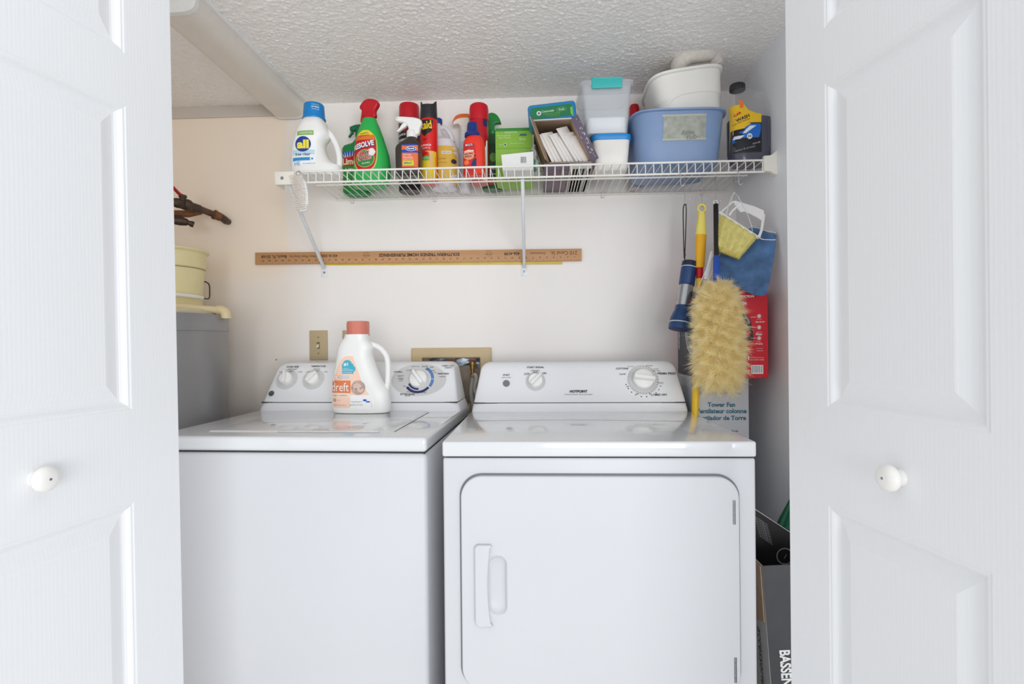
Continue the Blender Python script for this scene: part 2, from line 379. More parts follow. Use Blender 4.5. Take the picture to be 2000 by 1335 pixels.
# ================================================================ clothes washer
def appliance_console(b, hw0, hw1, y0, y1, yb, z0, z1, rad, mat=0):
    secs = []; H = z1-z0
    for k in range(13):
        z = z0+(H-rad)*k/12; a = hw0+(hw1-hw0)*(z-z0)/H; yf = y0+(y1-y0)*(z-z0)/H; secs.append((z, 0, (yf+yb)/2, a, (yb-yf)/2, 14))
    for k in range(1, 9):
        t = k/8*math.pi/2; z = z1-rad+rad*math.sin(t)*.999; a = hw0+(hw1-hw0)*(z-z0)/H-rad*(1-math.cos(t))*.9; yf = y0+(y1-y0)*(z-z0)/H+.012*(1-math.cos(t)); secs.append((z, 0, (yf+yb)/2, a, (yb-yf)/2, 14))
    b.loft(secs, 96, mat); return front_of(secs)
def knob(name, parent, FM, cx, cz, r, pointer, ridge=True, depth=.022, m=None):
    b = B(); b.x = FM @ Matrix.Translation((cx, 0, cz)) @ Matrix.Rotation(R(90), 4, 'X')
    b.lathe([(0, 0), (r, 0), (r, depth*.35), (r*.94, depth*.55), (r*.86, depth*.62), (0, depth*.66)], 40)
    b.x = FM @ Matrix.Translation((cx, 0, cz)) @ Matrix.Rotation(R(-pointer), 4, 'Y')
    w_ = r*.3
    b.hexa([(-w_, -depth*.5, -r*.98), (w_, -depth*.5, -r*.98), (w_*.9, -depth*.5, r*1.06), (-w_*.9, -depth*.5, r*1.06)],
           [(-w_*.62, -depth*1.15, -r*.9), (w_*.62, -depth*1.15, -r*.9), (w_*.45, -depth*1.1, r*.98), (-w_*.45, -depth*1.1, r*.98)], 0, .0012)
    return b.build(name, m or WPLAST, parent)
SKIRT = mat('knob_skirt', (205, 205, 206), .4); DECALGREY = mat('console_grey', (206, 205, 205), .45)  # second grey: decals printed around the washer knobs
WM = frame((-.603, 1.2495, 0), -1.7)
wt = thing('washing_machine', 'white top-loading washing machine left of the dryer, detergent bottle on it', 'washing machine', WM)
HW = .342
b = B(); b.box(-HW, HW, .004, .655, .02, .871, .012, 0, 3); b.build('cabinet', WHITE, wt)
b = B(); b.box(-HW+.006, HW-.006, .012, .65, .868, .8765); b.build('seam', GAP, wt)
b = B(); b.box(-HW-.001, HW+.001, 0, .655, .875, .910, .009, 0, 4); b.build('top_panel', WTOP, wt)
# lid: raised, with a shallow front grip lip
lx_0, lx_1, lyf, lyb = -.235, .243, .062, .452
b = B(); b.hexa([(lx_0, lyf, .9085), (lx_1, lyf, .9085), (lx_1, lyb, .9085), (lx_0, lyb, .9085)], [(lx_0+.006, lyf+.006, .9135), (lx_1-.006, lyf+.006, .9135), (lx_1-.006, lyb, .9135), (lx_0+.006, lyb, .9135)], 0, .0018, 2)
lid = b.build('lid', WTOP, wt)
b = B(); b.box(lx_1+.0005, lx_1+.0032, lyf+.012, lyb-.01, .9095, .9104); b.build('lid_gap', GAP, wt)
b = B(); b.plate([rrect(.26, .016, .006, .08, 0)], -.004, .0, .0015); b.v = [(x, lyf+.004+z, .9105+(-y)*.7) for x, y, z in b.v]; b.build('grip', WTOP, lid)
b = B(); secs = [(.909, 0, .5625, .338, .0925, 12), (.918, 0, .5645, .337, .0905, 12), (.936, 0, .566, .330, .088, 12)]; b.loft(secs, 96); b.build('console_base', WCON, wt)
b = B(); cf = appliance_console(b, .329, .304, .480, .548, .655, .9385, 1.064, .026); cons = b.build('console', WCON, wt)
b = B(); b.box(-.328, .328, .4812, .60, .9355, .939); b.build('console_seam', GAP, wt)
tilt = math.atan2(.548-.480, 1.064-.9385)
FMl = Matrix.Translation((0, .480-.0005, .9385)) @ Matrix.Rotation(-tilt, 4, 'X'); FMw = WM @ FMl
def wp(px, py): return hit(px, py, FMw)
pr = B(); pr.x = FMl
OFF = .0006
for (px, py) in ((560, 740), (612, 740)):
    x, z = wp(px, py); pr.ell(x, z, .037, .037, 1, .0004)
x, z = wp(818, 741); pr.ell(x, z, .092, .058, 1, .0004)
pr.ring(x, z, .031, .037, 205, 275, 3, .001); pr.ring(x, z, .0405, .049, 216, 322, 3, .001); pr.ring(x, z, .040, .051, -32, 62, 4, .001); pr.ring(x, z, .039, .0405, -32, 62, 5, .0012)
pr.rect(x+.038, x+.052, z+.001, z+.0025, 5, .0014)
for (s_, px, py, w_, bd) in (('LOAD SIZE', 572, 716, 25, .02), ('wash load', 571, 720.5, 18, 0), ('MED', 569, 725, 8, 0), ('SMALL', 549, 726, 7, 0), ('LARGE', 586, 726, 9, 0),
        ('TEMPERATURE', 622, 715, 30, .02), ('wash/rinse', 619, 720, 14, 0), ('WARM', 620, 724, 8, 0), ('COLD', 602, 726, 8, 0), ('HOT', 637, 726, 7, 0),
        ('NORMAL', 778, 726, 17, .02), ('HEAVY', 783, 734, 13, 0), ('MED', 783, 739.5, 10, 0), ('LIGHT', 783, 743.5, 8, 0), ('HEAVY SOIL', 812, 715.5, 16, 0), ('SOAK', 830, 715.5, 12, 0), ('OFF', 843, 717, 8, 0),
        ('COLORS', 800, 723, 13, 0), ('MAX', 835, 720.5, 8, .01), ('RINSE', 845, 723.5, 9, 0), ('LOW', 850, 727.5, 7, 0), ('PERM PRESS', 866, 729.5, 22, .02), ('medium', 864, 735, 12, 0), ('OFF', 790, 754, 6, 0),
        ('DELICATE', 801, 765, 14, 0), ('HAND WASH', 817, 766, 8, 0), ('SPIN', 828, 766, 9, 0), ('EXTRA RINSE', 796, 769.5, 28, .02), ('cycle', 796, 772.5, 10, 0), ('FABRIC CARE', 875, 714, 23, .02), ('washer', 876, 717.5, 15, 0)):
    a, c = wp(px, py); k = mmpp(px, 1.77); pr.text(s_, a, c, w=w_*k, mat=2, off=.0011, bold=bd)
pr.build('print', [WHITE, DECALGREY, INK, NAVY, mat('dial_blue', (92, 128, 188), .45), PWHITE], cons)
x, z = wp(530, 768); b = B(); b.x = FMl; b.plate([circ(.0092, x, z)], -.0018, 0, .0005); b.ring(x, z, .0072, .0079, 0, 360, 1, .0022); b.text('ge', x, z, h=.0075, mat=1, off=.0022, shear=.3)
part_label(b.build('badge', [mat('badge_grey', (72, 74, 80), .35, metal=.6), CHROME], cons), 'round dark badge with monogram')
for (px, py, r_, pt) in ((560, 740, .0225, 8), (612, 740, .0225, -40), (818, 741, .030, 38)):
    x, z = wp(px, py); knob('knob', wt, FMl, x, z, r_, pt, depth=.026)

# ================================================================ clothes dryer
DX, DY = .1285, 1.187; DM = frame((DX, DY, 0), 0)
dt = thing('clothes_dryer', 'white front-loading clothes dryer with closed square door, right of the washing machine', 'dryer', DM)
b = B(); b.box(-HW, HW, .003, .65, .02, .8735, .006, 0, 3); dcab = b.build('cabinet', WHITE, dt)
b = B(); b.box(-HW+.005, HW-.005, .006, .64, .871, .878); b.build('seam', GAP, dt)
b = B(); b.box(-HW-.001, HW+.001, 0, .65, .876, .910, .005, 0, 4); b.build('top_panel', WTOP, dt)
dx0, dx1, dz0, dz1 = -.172-DX, .430-DX, .366, .8355
b = B(); b.plate([rrect(dx1-dx0+.008, dz1-dz0+.008, .050, (dx0+dx1)/2, (dz0+dz1)/2, 10), rrect(dx1-dx0-.03, dz1-dz0-.03, .040, (dx0+dx1)/2, (dz0+dz1)/2, 10)], .0, .008, 0); b.build('door_gap', mat('door_shadow_gap', (120, 122, 126), .6), dt)
# door with a scooped recess beside its pull
hx = [at(px, 1138, DY).x-DX for px in (929, 963, 989)]; hz0, hz1 = at(955, 1217, DY).z, at(955, 1058, DY).z
rc = rrect(.040, .128, .018, (hx[1]+hx[2])/2-.004, (hz0+hz1)/2-.001, 8)
b = B(); b.plate([rrect(dx1-dx0, dz1-dz0, .047, (dx0+dx1)/2, (dz0+dz1)/2, 12), rc], -.011, .03, .003, 0, 3)
dd = b.build('door', WHITE, dt)
b = B(); n_ = len(rc); ccx, ccz = sum(q[0] for q in rc)/n_, sum(q[1] for q in rc)/n_; rings = []
for (s_, y) in ((1.06, -.0102), (1.0, -.0095), (.95, -.005), (.84, -.001), (.6, .0015), (.3, .002)):
    rings.append([(ccx+(x-ccx)*s_, y, ccz+(z-ccz)*s_) for x, z in rc])
vv = [q for rg in rings for q in rg]; ff = [(i*n_+k, i*n_+(k+1) % n_, (i+1)*n_+(k+1) % n_, (i+1)*n_+k) for i in range(5) for k in range(n_)]+[tuple(5*n_+k for k in range(n_))]
b.add(vv, ff); b.build('finger_recess', WHITE, dd)
# pull: a bar whose inner edge bows over the recess
ol = [(hx[0]+.010, hz1), (hx[1]-.004, hz1), (hx[1], hz1-.004)]+[(hx[1]-.004-.006*math.sin(math.pi*k/10), hz1-.008-(hz1-hz0-.016)*k/10) for k in range(11)]+[(hx[1]+.001, hz0+.004), (hx[1]-.003, hz0), (hx[0]+.014, hz0)]
ol += [(hx[0]+.014-.014*math.sin(math.pi/2*k/6), hz0+.014-.014*math.cos(math.pi/2*k/6)) for k in range(1, 7)]
ol += [(hx[0]+.010-.010*math.cos(math.pi/2*k/6), hz1-.010+.010*math.sin(math.pi/2*k/6)) for k in range(6)]
b = B(); b.plate([ol], -.021, -.010, .004, 0, 4); b.build('handle', WHITE, dd)
for (ya, yb_) in ((973, 1020), (1277, 1326)):
    z1_, z0_ = at(1433, ya, DY).z, at(1433, yb_, DY).z; x_ = at(1433, 1000, DY).x-DX
    b = B()
    for k in range(5):
        za, zb = z0_+(z1_-z0_)*k/5, z0_+(z1_-z0_)*(k+1)/5-.0008
        b.lathe([(0, za), (.0037, za), (.0037, zb), (0, zb)], 16, 0, (x_-.003, -.009, 0))
    b.box(x_, x_+.003, -.009, .004, z0_, z1_, .0004)
    b.build('hinge', STEEL, dt)
b = B(); b.loft([(.909, 0, .5775, .3405, .0725, 12), (.918, 0, .579, .3395, .071, 12), (.936, 0, .5805, .335, .0695, 12)], 96); b.build('console_base', WCON, dt)
b = B(); cf = appliance_console(b, .334, .311, .510, .566, .65, .9385, 1.063, .024); cons = b.build('console', WCON, dt)
b = B(); b.box(-.333, .333, .5112, .60, .9355, .939); b.build('console_seam', GAP, dt)
tilt = math.atan2(.566-.510, 1.063-.9385)
FMl = Matrix.Translation((0, .510-.0005, .9385)) @ Matrix.Rotation(-tilt, 4, 'X'); FMd = DM @ FMl
def dp(px, py): return hit(px, py, FMd)
pr = B(); pr.x = FMl; k = mmpp(1150, 1.73)
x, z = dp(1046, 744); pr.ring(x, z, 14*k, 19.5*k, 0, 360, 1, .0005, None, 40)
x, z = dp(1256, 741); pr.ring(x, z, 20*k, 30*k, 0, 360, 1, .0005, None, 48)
for a in range(0, 360, 12): pr.ring(x, z, 27*k, 29.5*k, a, a+2.4, 3, .0009, None, 2)
for a in (195, 210, 225, 240, 258, 275, 292, 308, 322, 336): pr.ring(x, z, 34*k, 36*k, a, a+3, 2, .0009, None, 2)
for (s_, px, py, w_, bd) in (('START', 989, 732, 14, .02), ('push to start', 989, 737, 18, 0), ('START SIGNAL', 1046, 717, 34, .02), ('VARIABLE', 1045, 723.5, 18, 0), ('signal', 1045, 726.5, 9, 0), ('OFF', 1029, 730, 11, 0), ('ON', 1063, 728.5, 8, .02),
        ('HOTPOINT', 1130, 764, 34, .05), ('Commercial Quality . Extra Large Capacity', 1130, 770, 54, 0), ('COTTONS', 1215, 719.5, 24, .02), ('MORE DRY', 1232, 715.5, 12, 0), ('DAMP', 1216, 730.5, 12, 0), ('OPTIMUM', 1268, 714, 13, 0),
        ('LESS DRY', 1281, 720.5, 11, 0), ('EASY CARE', 1282, 724, 14, 0), ('PERMA PRESS', 1302, 729, 35, .02), ('COOL', 1290, 747.5, 11, 0), ('TIMED DRY', 1289, 770.5, 27, .02), ('60', 1226, 754.5, 4, 0), ('40', 1245, 769, 4, 0), ('20', 1270, 769, 4, 0)):
    a, c = dp(px, py); pr.text(s_, a, c, w=w_*k, mat=2, off=.0011, bold=bd)
pr.build('print', [WHITE, SKIRT, INK, GREYINK], cons)
x, z = dp(1046, 744); knob('knob', dt, FMl, x, z, 14.5*k, -42, depth=.024)
x, z = dp(1256, 741); knob('knob', dt, FMl, x, z, 20.5*k, -98, depth=.028)
x, z = dp(989, 748.5); b = B(); b.x = FMl @ Matrix.Translation((x, 0, z)) @ Matrix.Rotation(R(90), 4, 'X'); b.lathe([(0, 0), (.0108, 0), (.0108, .003), (.0095, .006), (0, .0065)], 28)
part_label(b.build('start_button', mat('button_grey', (120, 122, 126), .35), dt), 'round grey start button')
# ================================================================ things fixed to the back wall
def plate_thing(name, label, px, py, w_, h_, toggle):
    p = at(px, py, YW); M = Matrix.Translation((p.x, YW, p.z)); t = thing(name, label, 'light switch', M)
    b = B(); b.box(-w_/2, w_/2, -.006, 0, -h_/2, h_/2, .0025, 0, 3); b.build('wall_plate', mat('almond_plate', (190, 172, 136), .4), t)
    b = B(); b.box(-.0055, .0055, -.0075, -.005, -.0125, .0125, .0005); b.build('toggle_slot', mat('toggle_slot', (120, 104, 78), .5), t)
    b = B(); b.hexa([(-.0042, -.006, -.006), (.0042, -.006, -.006), (.0042, -.006, .006), (-.0042, -.006, .006)], [(-.0034, -.017, -.0095), (.0034, -.017, -.0095), (.0034, -.0185, -.0035), (-.0034, -.0185, -.0035)], 0, .001); part_label(b.build('toggle', mat('toggle_ivory', (232, 226, 210), .3), t), 'ivory toggle')
    for z in (.030, -.030):
        b = B(); b.x = Matrix.Translation((0, -.006, z)) @ Matrix.Rotation(R(90), 4, 'X'); b.lathe([(0, 0), (.0032, 0), (.0026, .0009), (0, .0011)], 16); b.build('screw', mat('plate_screw', (150, 134, 104), .4, metal=.5), t)
    return t
plate_thing('light_switch', 'almond toggle light switch plate on the wall above the washing machine', 623, 674, .069, .112, True)
plate_thing('light_switch', 'almond wall plate almost hidden behind the pink-capped detergent bottle', 687.5, 674, .069, .112, True)
# small nail in the wall
p = at(540, 702, YW); b = B(); b.x = Matrix.Translation((p.x, YW, p.z)) @ Matrix.Rotation(R(90), 4, 'X'); b.lathe([(0, 0), (.0022, 0), (.0024, .003), (.0014, .0042), (0, .0044)], 14)
tag(b.build('wall_nail', STEEL), 'small nail head in the wall above the left end of the washer console', 'nail')

# ---- recessed washer box
c0, c1 = at(805, 681, YW), at(960, 677, YW); ox0, ox1, oz1 = c0.x, c1.x, at(880, 679, YW).z; oz0 = oz1-.245
i0, i1 = at(826, 698, YW).x, at(938, 698, YW).x; iz1 = at(880, 698.5, YW).z; iz0 = oz0+.038
t = thing('washer_supply_box', 'tan framed washer valve box set in the wall between the two machines', 'valve box', (0, 0, 0))
TAN = mat('tan_plastic', (204, 182, 142), .45); BOXIN = mat('box_inside', (142, 128, 112), .6, var=.2, vscale=30)
b = B(); b.plate([rrect(ox1-ox0, oz1-oz0, .004, (ox0+ox1)/2, (oz0+oz1)/2), rrect(i1-i0, iz1-iz0, .002, (i0+i1)/2, (iz0+iz1)/2)], YW-.014, YW, .004); b.build('frame', TAN, t)
b = B(); q = .003
b.box(i0, i1, YW-.0035, YW-.002, iz0, iz1); b.build('back_panel', BOXIN, t)
BRASS = mat('old_brass', (140, 112, 66), .4, metal=.8); HOSE = mat('grey_hose', (164, 160, 152), .5)
vx, vz = at(925, 733, YW).x, at(925, 733, YW).z
for dx in (0, -.075):
    b = B(); b.lathe([(0, 0), (.009, 0), (.009, .012), (.006, .014), (.006, .03), (.009, .031), (.0095, .045), (.012, .046), (.012, .058), (0, .059)], 20, 0, (vx+dx, YW-.030, vz-.005)); b.tube([(vx+dx, YW-.03, vz+.033), (vx+dx, YW-.003, vz+.033)], .008, 10)
    v = b.build('valve', BRASS, t)
    b = B(); b.box(vx+dx-.016, vx+dx+.016, YW-.035, YW-.025, vz+.054, vz+.061, .003); part_label(b.build('valve_handle', mat('valve_red', (110, 60, 50), .5), v), 'dull red handle')
b = B(); x0_ = at(838, 700, YW-.02).x; x1_ = at(936, 700, YW-.02).x; z0_ = at(890, 716, YW-.02).z; z1_ = at(890, 700, YW-.02).z
gr = []; NX = 18
for i in range(5):
    for k in range(NX+1):
        f = k/NX; gr.append((x0_+(x1_-x0_)*f, YW-.009-.004*math.sin(i*1.7+f*21)-.0035*math.sin(f*9+i), z1_-(z1_-z0_)*(i/4)*(.45+.65*f)+.003*math.sin(f*13+i)))
b.add(gr, [(i*(NX+1)+k, i*(NX+1)+k+1, (i+1)*(NX+1)+k+1, (i+1)*(NX+1)+k) for i in range(4) for k in range(NX)])
fo = b.build('foil_strip', mat('crumpled_foil', (150, 160, 170), .3, metal=.85), None, 60); tag(fo, 'crumpled foil strip tucked across the opening of the tan valve box', 'foil')
b = B(); hp = [(vx, YW-.03, vz-.004), (vx-.001, YW-.03, vz-.02), (vx-.004, YW-.045, vz-.06), (vx+.006, YW-.05, vz-.12), (vx+.022, YW-.05, vz-.2), (vx+.025, YW-.05, vz-.5)]
b.tube(catmull(hp, 6, False), .0085, 12)
b.tube(catmull([(vx+.0, YW-.034, vz+.0), (vx+.012, YW-.05, vz+.006), (vx+.016, YW-.055, vz-.012), (vx+.010, YW-.056, vz-.045), (vx+.022, YW-.06, vz-.12), (vx+.035, YW-.06, vz-.5)], 6, False), .007, 12)
tag(b.build('supply_hose', HOSE), 'grey supply hose bent down from the valve between washer and dryer', 'hose')
b = B(); p = at(908, 790, 1.93); hp = [(vx-.075, YW-.03, vz-.004), (vx-.075, YW-.04, vz-.05), (p.x-.01, 1.945, p.z-.02), (p.x, 1.945, p.z-.08), (p.x, 1.945, p.z-.4)]
b.tube(catmull(hp, 6, False), .0095, 12); tag(b.build('supply_hose', mat('dark_hose', (58, 54, 52), .5)), 'dark supply hose dropping behind the right end of the washer console', 'hose')

# ---- the wooden yardstick and the yellow one behind it
a, c = at(499, 505, YW-.01), at(1136, 497.5, YW-.01); L_ = (c-a).length; yaw_ = math.atan2(c.z-a.z, c.x-a.x)
WOODR = mat('ruler_wood', (196, 148, 104), .5, var=.14, vscale=7)
nt, N, L, p = nodes(WOODR); mp = N.new('ShaderNodeMapping'); mp.inputs['Scale'].default_value = (.25, 4, 4); tc = N.new('ShaderNodeTexCoord'); L.new(tc.outputs['Object'], mp.inputs['Vector'])
for n in N:
    if n.type == 'TEX_NOISE': L.new(mp.outputs[0], n.inputs['Vector'])
M = Matrix.Translation((a+c)/2) @ Matrix.Rotation(-yaw_, 4, 'Y')
HH = .0225
def rl(px, py=497): return hit(px, py, M)[0]
yt = thing('yardstick', 'long wooden yardstick with upside-down print behind the shelf braces', 'yardstick', M)
b = B(); b.box(-L_/2, L_/2, -.003, .003, -HH, HH, .0008); b.build('stick', WOODR, yt)
pr = B(); WINK = mat('ruler_ink', (66, 48, 36), .6); F_ = .0034
for (s_, px, w_, bd) in (('SOUTHERN TRENDS HOME FURNISHINGS', 819, 158, .035), ('426-4199', 1000, 30, .03), ('Downtown', 1050, 30, .0), ('210 Canal St.', 1101, 52, .0), ('423 N. DIXIE', 642, 36, .03), ('Hwy New Smyrna', 592, 52, .0), ('Beach, FL 32168', 536, 50, .02)):
    k = mmpp(px, YW); pr.text(s_, rl(px), .007, w=w_*k, mat=0, off=F_, rot=180, bold=bd)
for px in (716, 955):
    x = rl(px); pr.ring(x, .006, .007, .0078, 0, 360, 0, F_, None, 20); pr.rect(x-.015, x+.015, .0055, .0068, 0, F_, None, 1, 1); pr.ring(x, .008, .011, .0118, 20, 160, 0, F_, None, 12)
for i in range(1, 48):
    x = L_/2-i*.0254
    if x < -L_/2: break
    pr.text(str(i), x, -.0085, h=.0072, mat=0, off=F_, rot=180); pr.rect(x+.0122, x+.0128, -HH+.0005, -HH+.009, 0, F_, None, 1, 1)
    for q in (.25, .5, .75): pr.rect(x+.0125-.0254*q-.0002, x+.0125-.0254*q+.0002, -HH+.0005, -HH+.0045, 0, F_, None, 1, 1)
pr.build('print', WINK, yt, 0)
a2, c2 = at(636, 513.5, YW-.004), at(1098, 511.5, YW-.004); yaw2 = math.atan2(c2.z-a2.z, c2.x-a2.x); L2 = (c2-a2).length
b = B(); b.box(-L2/2, L2/2, -.0025, .0025, -.0075, .0225, .0006)
o = b.build('yardstick', mat('yellow_stick', (214, 186, 44), .4, var=.1), None, 35, Matrix.Translation((a2+c2)/2+Vector((0, 0, 0))) @ Matrix.Rotation(-yaw2, 4, 'Y'))
tag(o, 'yellow yardstick peeking out under the long wooden yardstick', 'yardstick')

# ================================================================ wire shelf
SY0, SY1 = 1.665, 1.985; SZ = 1.672; SX0, SX1 = -.748, .690; WR = .0016; LIP = .034
st = thing('wire_shelf', 'white vinyl-coated wire shelf on the back wall loaded with cleaning products', 'shelf', (0, 0, 0))
b = B(); n_ = 58
for i in range(n_):
    x = SX0+.004+(SX1-SX0-.008)*i/(n_-1)
    b.tube([(x, SY1, SZ), (x, SY0+.004, SZ), (x, SY0, SZ-.004), (x, SY0, SZ-LIP)], WR, 6)
b.build('wire_deck', WIRE, st)
for (nm, y, z, r_) in (('rail', SY0-.003, SZ+.001, .0031), ('rail', SY0-.003, SZ-LIP, .0031), ('rail', 1.792, SZ-.0045, .0031), ('rail', SY1-.004, SZ-.0045, .0031)):
    b = B(); b.tube([(SX0, y, z), (SX1, y, z)], r_, 10); b.build(nm, WIRE, st)
BR = mat('brace_white', (232, 234, 238), .3)
for (pa, pb, wd) in ((at(560, 352, SY0-.002), at(633, 525, YW-.004), .011), (at(1020.5, 350, SY0-.002), at(1024, 523, YW-.004), .011)):
    b = B(); y = SY0-.002; M_ = axis_frame(pb, pa); ln = (Vector(pb)-Vector(pa)).length
    b.x = M_; b.box(-wd/2, wd/2, -.0012, .0012, 0, ln, .0005); b.box(-wd/2, -wd/2+.0015, -.0012, .006, .004, ln-.004); b.box(wd/2-.0015, wd/2, -.0012, .006, .004, ln-.004)
    b.x = Matrix(); b.box(pb.x-.0125, pb.x+.0125, YW-.0022, YW, pb.z-.030, pb.z+.006, .0008)
    br = b.build('brace', BR, st)
    b = B(); b.x = Matrix.Translation((pb.x, YW-.0022, pb.z-.013)) @ Matrix.Rotation(R(90), 4, 'X'); b.lathe([(0, 0), (.0045, 0), (.0036, .0018), (0, .0022)], 16); b.build('screw', STEEL, br)
# end brackets
q0, q1 = at(538, 336, SY0), at(576, 361, SY0)
b = B(); b.box(q0.x, q1.x, SY0-.006, SY0+.004, q1.z, q0.z, .002); b.box(q0.x, q0.x+.006, SY0, SY0+.05, q1.z, q0.z, .001)
eb = b.build('end_bracket', mat('bracket_ivory', (236, 232, 222), .4), st)
b = B(); b.x = Matrix.Translation(((q0.x*.62+q1.x*.38), SY0-.006, (q0.z+q1.z)/2)) @ Matrix.Rotation(R(90), 4, 'X'); b.lathe([(0, 0), (.0055, 0), (.0048, .0012), (.0022, .0014), (0, .0005)], 18); b.build('screw', STEEL, eb)
q0, q1 = at(1487, 306, SY0), at(1513, 335, SY0); zt, zb_ = q0.z, q1.z
b = B(); b.plate([[(SX1-.003, zb_), (SX1-.003, zt), (XR-.018, zt+.001), (XR-.008, zt+.008), (XR-.003, zt+.012), (XR-.003, zb_-.010), (XR-.010, zb_-.008), (XR-.018, zb_-.001)]], SY0-.010, SY0+.006, .0015); b.box(XR-.004, XR, SY0-.012, SY0+.010, zb_-.012, zt+.014, .001)
b.build('end_bracket', mat('bracket_ivory', (236, 232, 222), .4), st)
for px in (689, 850, 1177, 1370):
    p = at(px, 388, YW); b = B(); b.box(p.x-.005, p.x+.005, YW-.012, YW, SZ-.018, SZ+.004, .0015); b.tube([(p.x-.006, SY1-.004, SZ-.0045), (p.x+.006, SY1-.004, SZ-.0045)], .0055, 10)
    b.build('wall_clip', mat('clip_white', (224, 222, 218), .4), st)
ZS = SZ+.0022                                        # things stand on the wires

# scrub brush on the left end of the shelf
top, bot = at(579, 343, SY0-.022), at(588, 412, SY0-.026); M = axis_frame(bot, top, 0); ln = (top-bot).length
t = thing('scrub_brush', 'white scrub brush with stiff bristles hanging from the left shelf end', 'brush', M)
b = B(); secs = [(ln*f, .007*math.sin(f*3.1)+.004, .006, .0165*(1 if .12 < f < .9 else .72), .0075*(1 if .1 < f < .92 else .7), 3.0) for f in (0, .03, .1, .2, .35, .5, .65, .8, .92, 1.0)]; b.loft(secs, 28); bb = b.build('brush_back', WPLAST, t)
b = B(); n_ = 0
for i in range(17):
    for j in range(6):
        z = ln*(.03+.94*i/16); x = -.014+.0056*j+.007*math.sin(z/ln*3.1)+.003; l_ = .018+rnd.random()*.003
        b.tube([(x, 0, z), (x-.004-.001*(3-j), -l_, z+rnd.uniform(-.0015, .0015))], .0013, 5)
o = b.build('bristles', mat('bristle_white', (238, 232, 226), .5), t); o['kind'] = 'stuff'
b = B(); b.box(.020, .0225, .002, .011, ln*.36, ln*.56, .001); b.build('grip_slot', BLACK, bb)
b = B(); b.tube(catmull([(.004, .006, ln-.004), (.012, .004, ln+.010), (.006, .006, ln+.016), (-.004, .010, ln+.012), (.002, .008, ln)], 5, False), .001, 6); b.build('hanging_wire', STEEL, t)
# ================================================================ bottles and boxes standing on the shelf
def on_shelf(px, Y, rz=0): p = at(px, 290, Y); return frame((p.x, Y, ZS), rz)
def zof(px, py, Y): return at(px, py, Y).z-ZS
def jug_secs(rows_, ref, base, k, half_d, e=2.6, neck=None):   # measured outline rows (height row, left, right) -> loft sections
    out = []
    for i, (y, l, r) in enumerate(rows_):
        a = (r-l)/2*k; b = min(half_d, a*1.0); out.append([(base-y)*k, ((l+r)/2-ref)*k, 0, a, b, e])
    return out
def smooth_secs(secs, n=4): return catmull([tuple(s) for s in secs], n, False)
def trigger_head(bd, z0, r, body=0, flip=1, h=.050, lng=.052, mat_collar=None, mat_lever=0, drop=.032):
    # collar, head with nozzle pointing to -x*flip, and a finger lever
    bd.lathe([(r*.98, z0-.002), (r*1.05, z0), (r*1.05, z0+.013), (r*.9, z0+.015), (r*.62, z0+.017)], 28, body if mat_collar is None else mat_collar)
    f = flip
    ol = [(.012*f, z0+.015), (.015*f, z0+.03), (.021*f, z0+.04), (.019*f, z0+h-.002), (.008*f, z0+h+.003), (-.012*f, z0+h+.002), (-lng*.72*f, z0+h-.002), (-lng*f, z0+h-.006), (-lng*f, z0+h-.017), (-lng*.75*f, z0+h-.018), (-.018*f, z0+h-.022), (-.011*f, z0+.026), (-.011*f, z0+.015)]
    bd.plate([ol], -.0095, .0095, .004, body, 3)
    return ol
def lever(name, parent, z0, m, flip=1, h=.050, lng=.052, drop=.034):
    f = flip; b = B()
    ol = catmull([(-lng*.52*f, z0+h-.017), (-lng*.70*f, z0+h-.018), (-lng*.72*f, z0+h-.028), (-lng*.86*f, z0+h-.017-drop*.8), (-lng*.95*f, z0+h-.019-drop), (-lng*.84*f, z0+h-.020-drop), (-lng*.60*f, z0+h-.032), (-lng*.46*f, z0+h-.026)], 4)
    b.plate([ol], -.006, .006, .002, 0); return b.build(name, m, parent)

# ---- white laundry jug, blue cap
Y = 1.735; k = mmpp(620, Y); M = on_shelf(620, Y); t = thing('detergent_jug', 'white laundry detergent jug with blue cap at the left end of the shelf', 'detergent', M)
base = 338; body = [(338, 574, 666), (336.5, 571, 668.5), (330, 569.5, 669), (322, 569, 669), (317, 569.2, 667)]
rw = [(314.5, 569.3, 660), (311, 569.5, 653), (304, 570, 645), (296, 570.5, 640), (286, 571.5, 636.5), (276, 573.5, 634.5), (270, 574.5, 636), (263, 576.5, 642), (256, 578.5, 646), (250, 580, 645), (241, 585, 641), (231, 591, 637), (228, 594, 634), (222, 596, 632)]
secs = jug_secs(body+rw, 620, base, k, .042); b = B(); b.loft(secs, 48)
hp = [(636, 244), (648, 256), (658, 275), (663, 294), (663.5, 310), (661, 326)]
b.tube([((x-620)*k, 0, (base-y)*k) for x, y in catmull(hp, 5, False)], .0095, 16)
MILK = mat('jug_white', (240, 240, 238), .35, var=.01)
jb = b.build('bottle', MILK, t, 40)
zc0 = (base-224)*k; cxx = (614-620)*k; r_ = 20.5*k
b = B(); b.lathe([(r_*1.05, zc0-.003), (r_*1.08, zc0), (r_*1.03, zc0+.004), (r_*.99, zc0+.012), (r_*.93, zc0+.044), (r_*.88, zc0+.0475), (r_*.78, zc0+.0475), (r_*.74, zc0+.042), (0, zc0+.042)], 48, 0, (cxx, 0, 0))
capb = lambda x, z: -math.sqrt(max(1e-9, (r_*.97)**2-(x-cxx)**2))
b.rect(cxx-r_*.99*.0+.003, cxx+r_*.86, zc0+.017, zc0+.042, 0, .0004, capb)
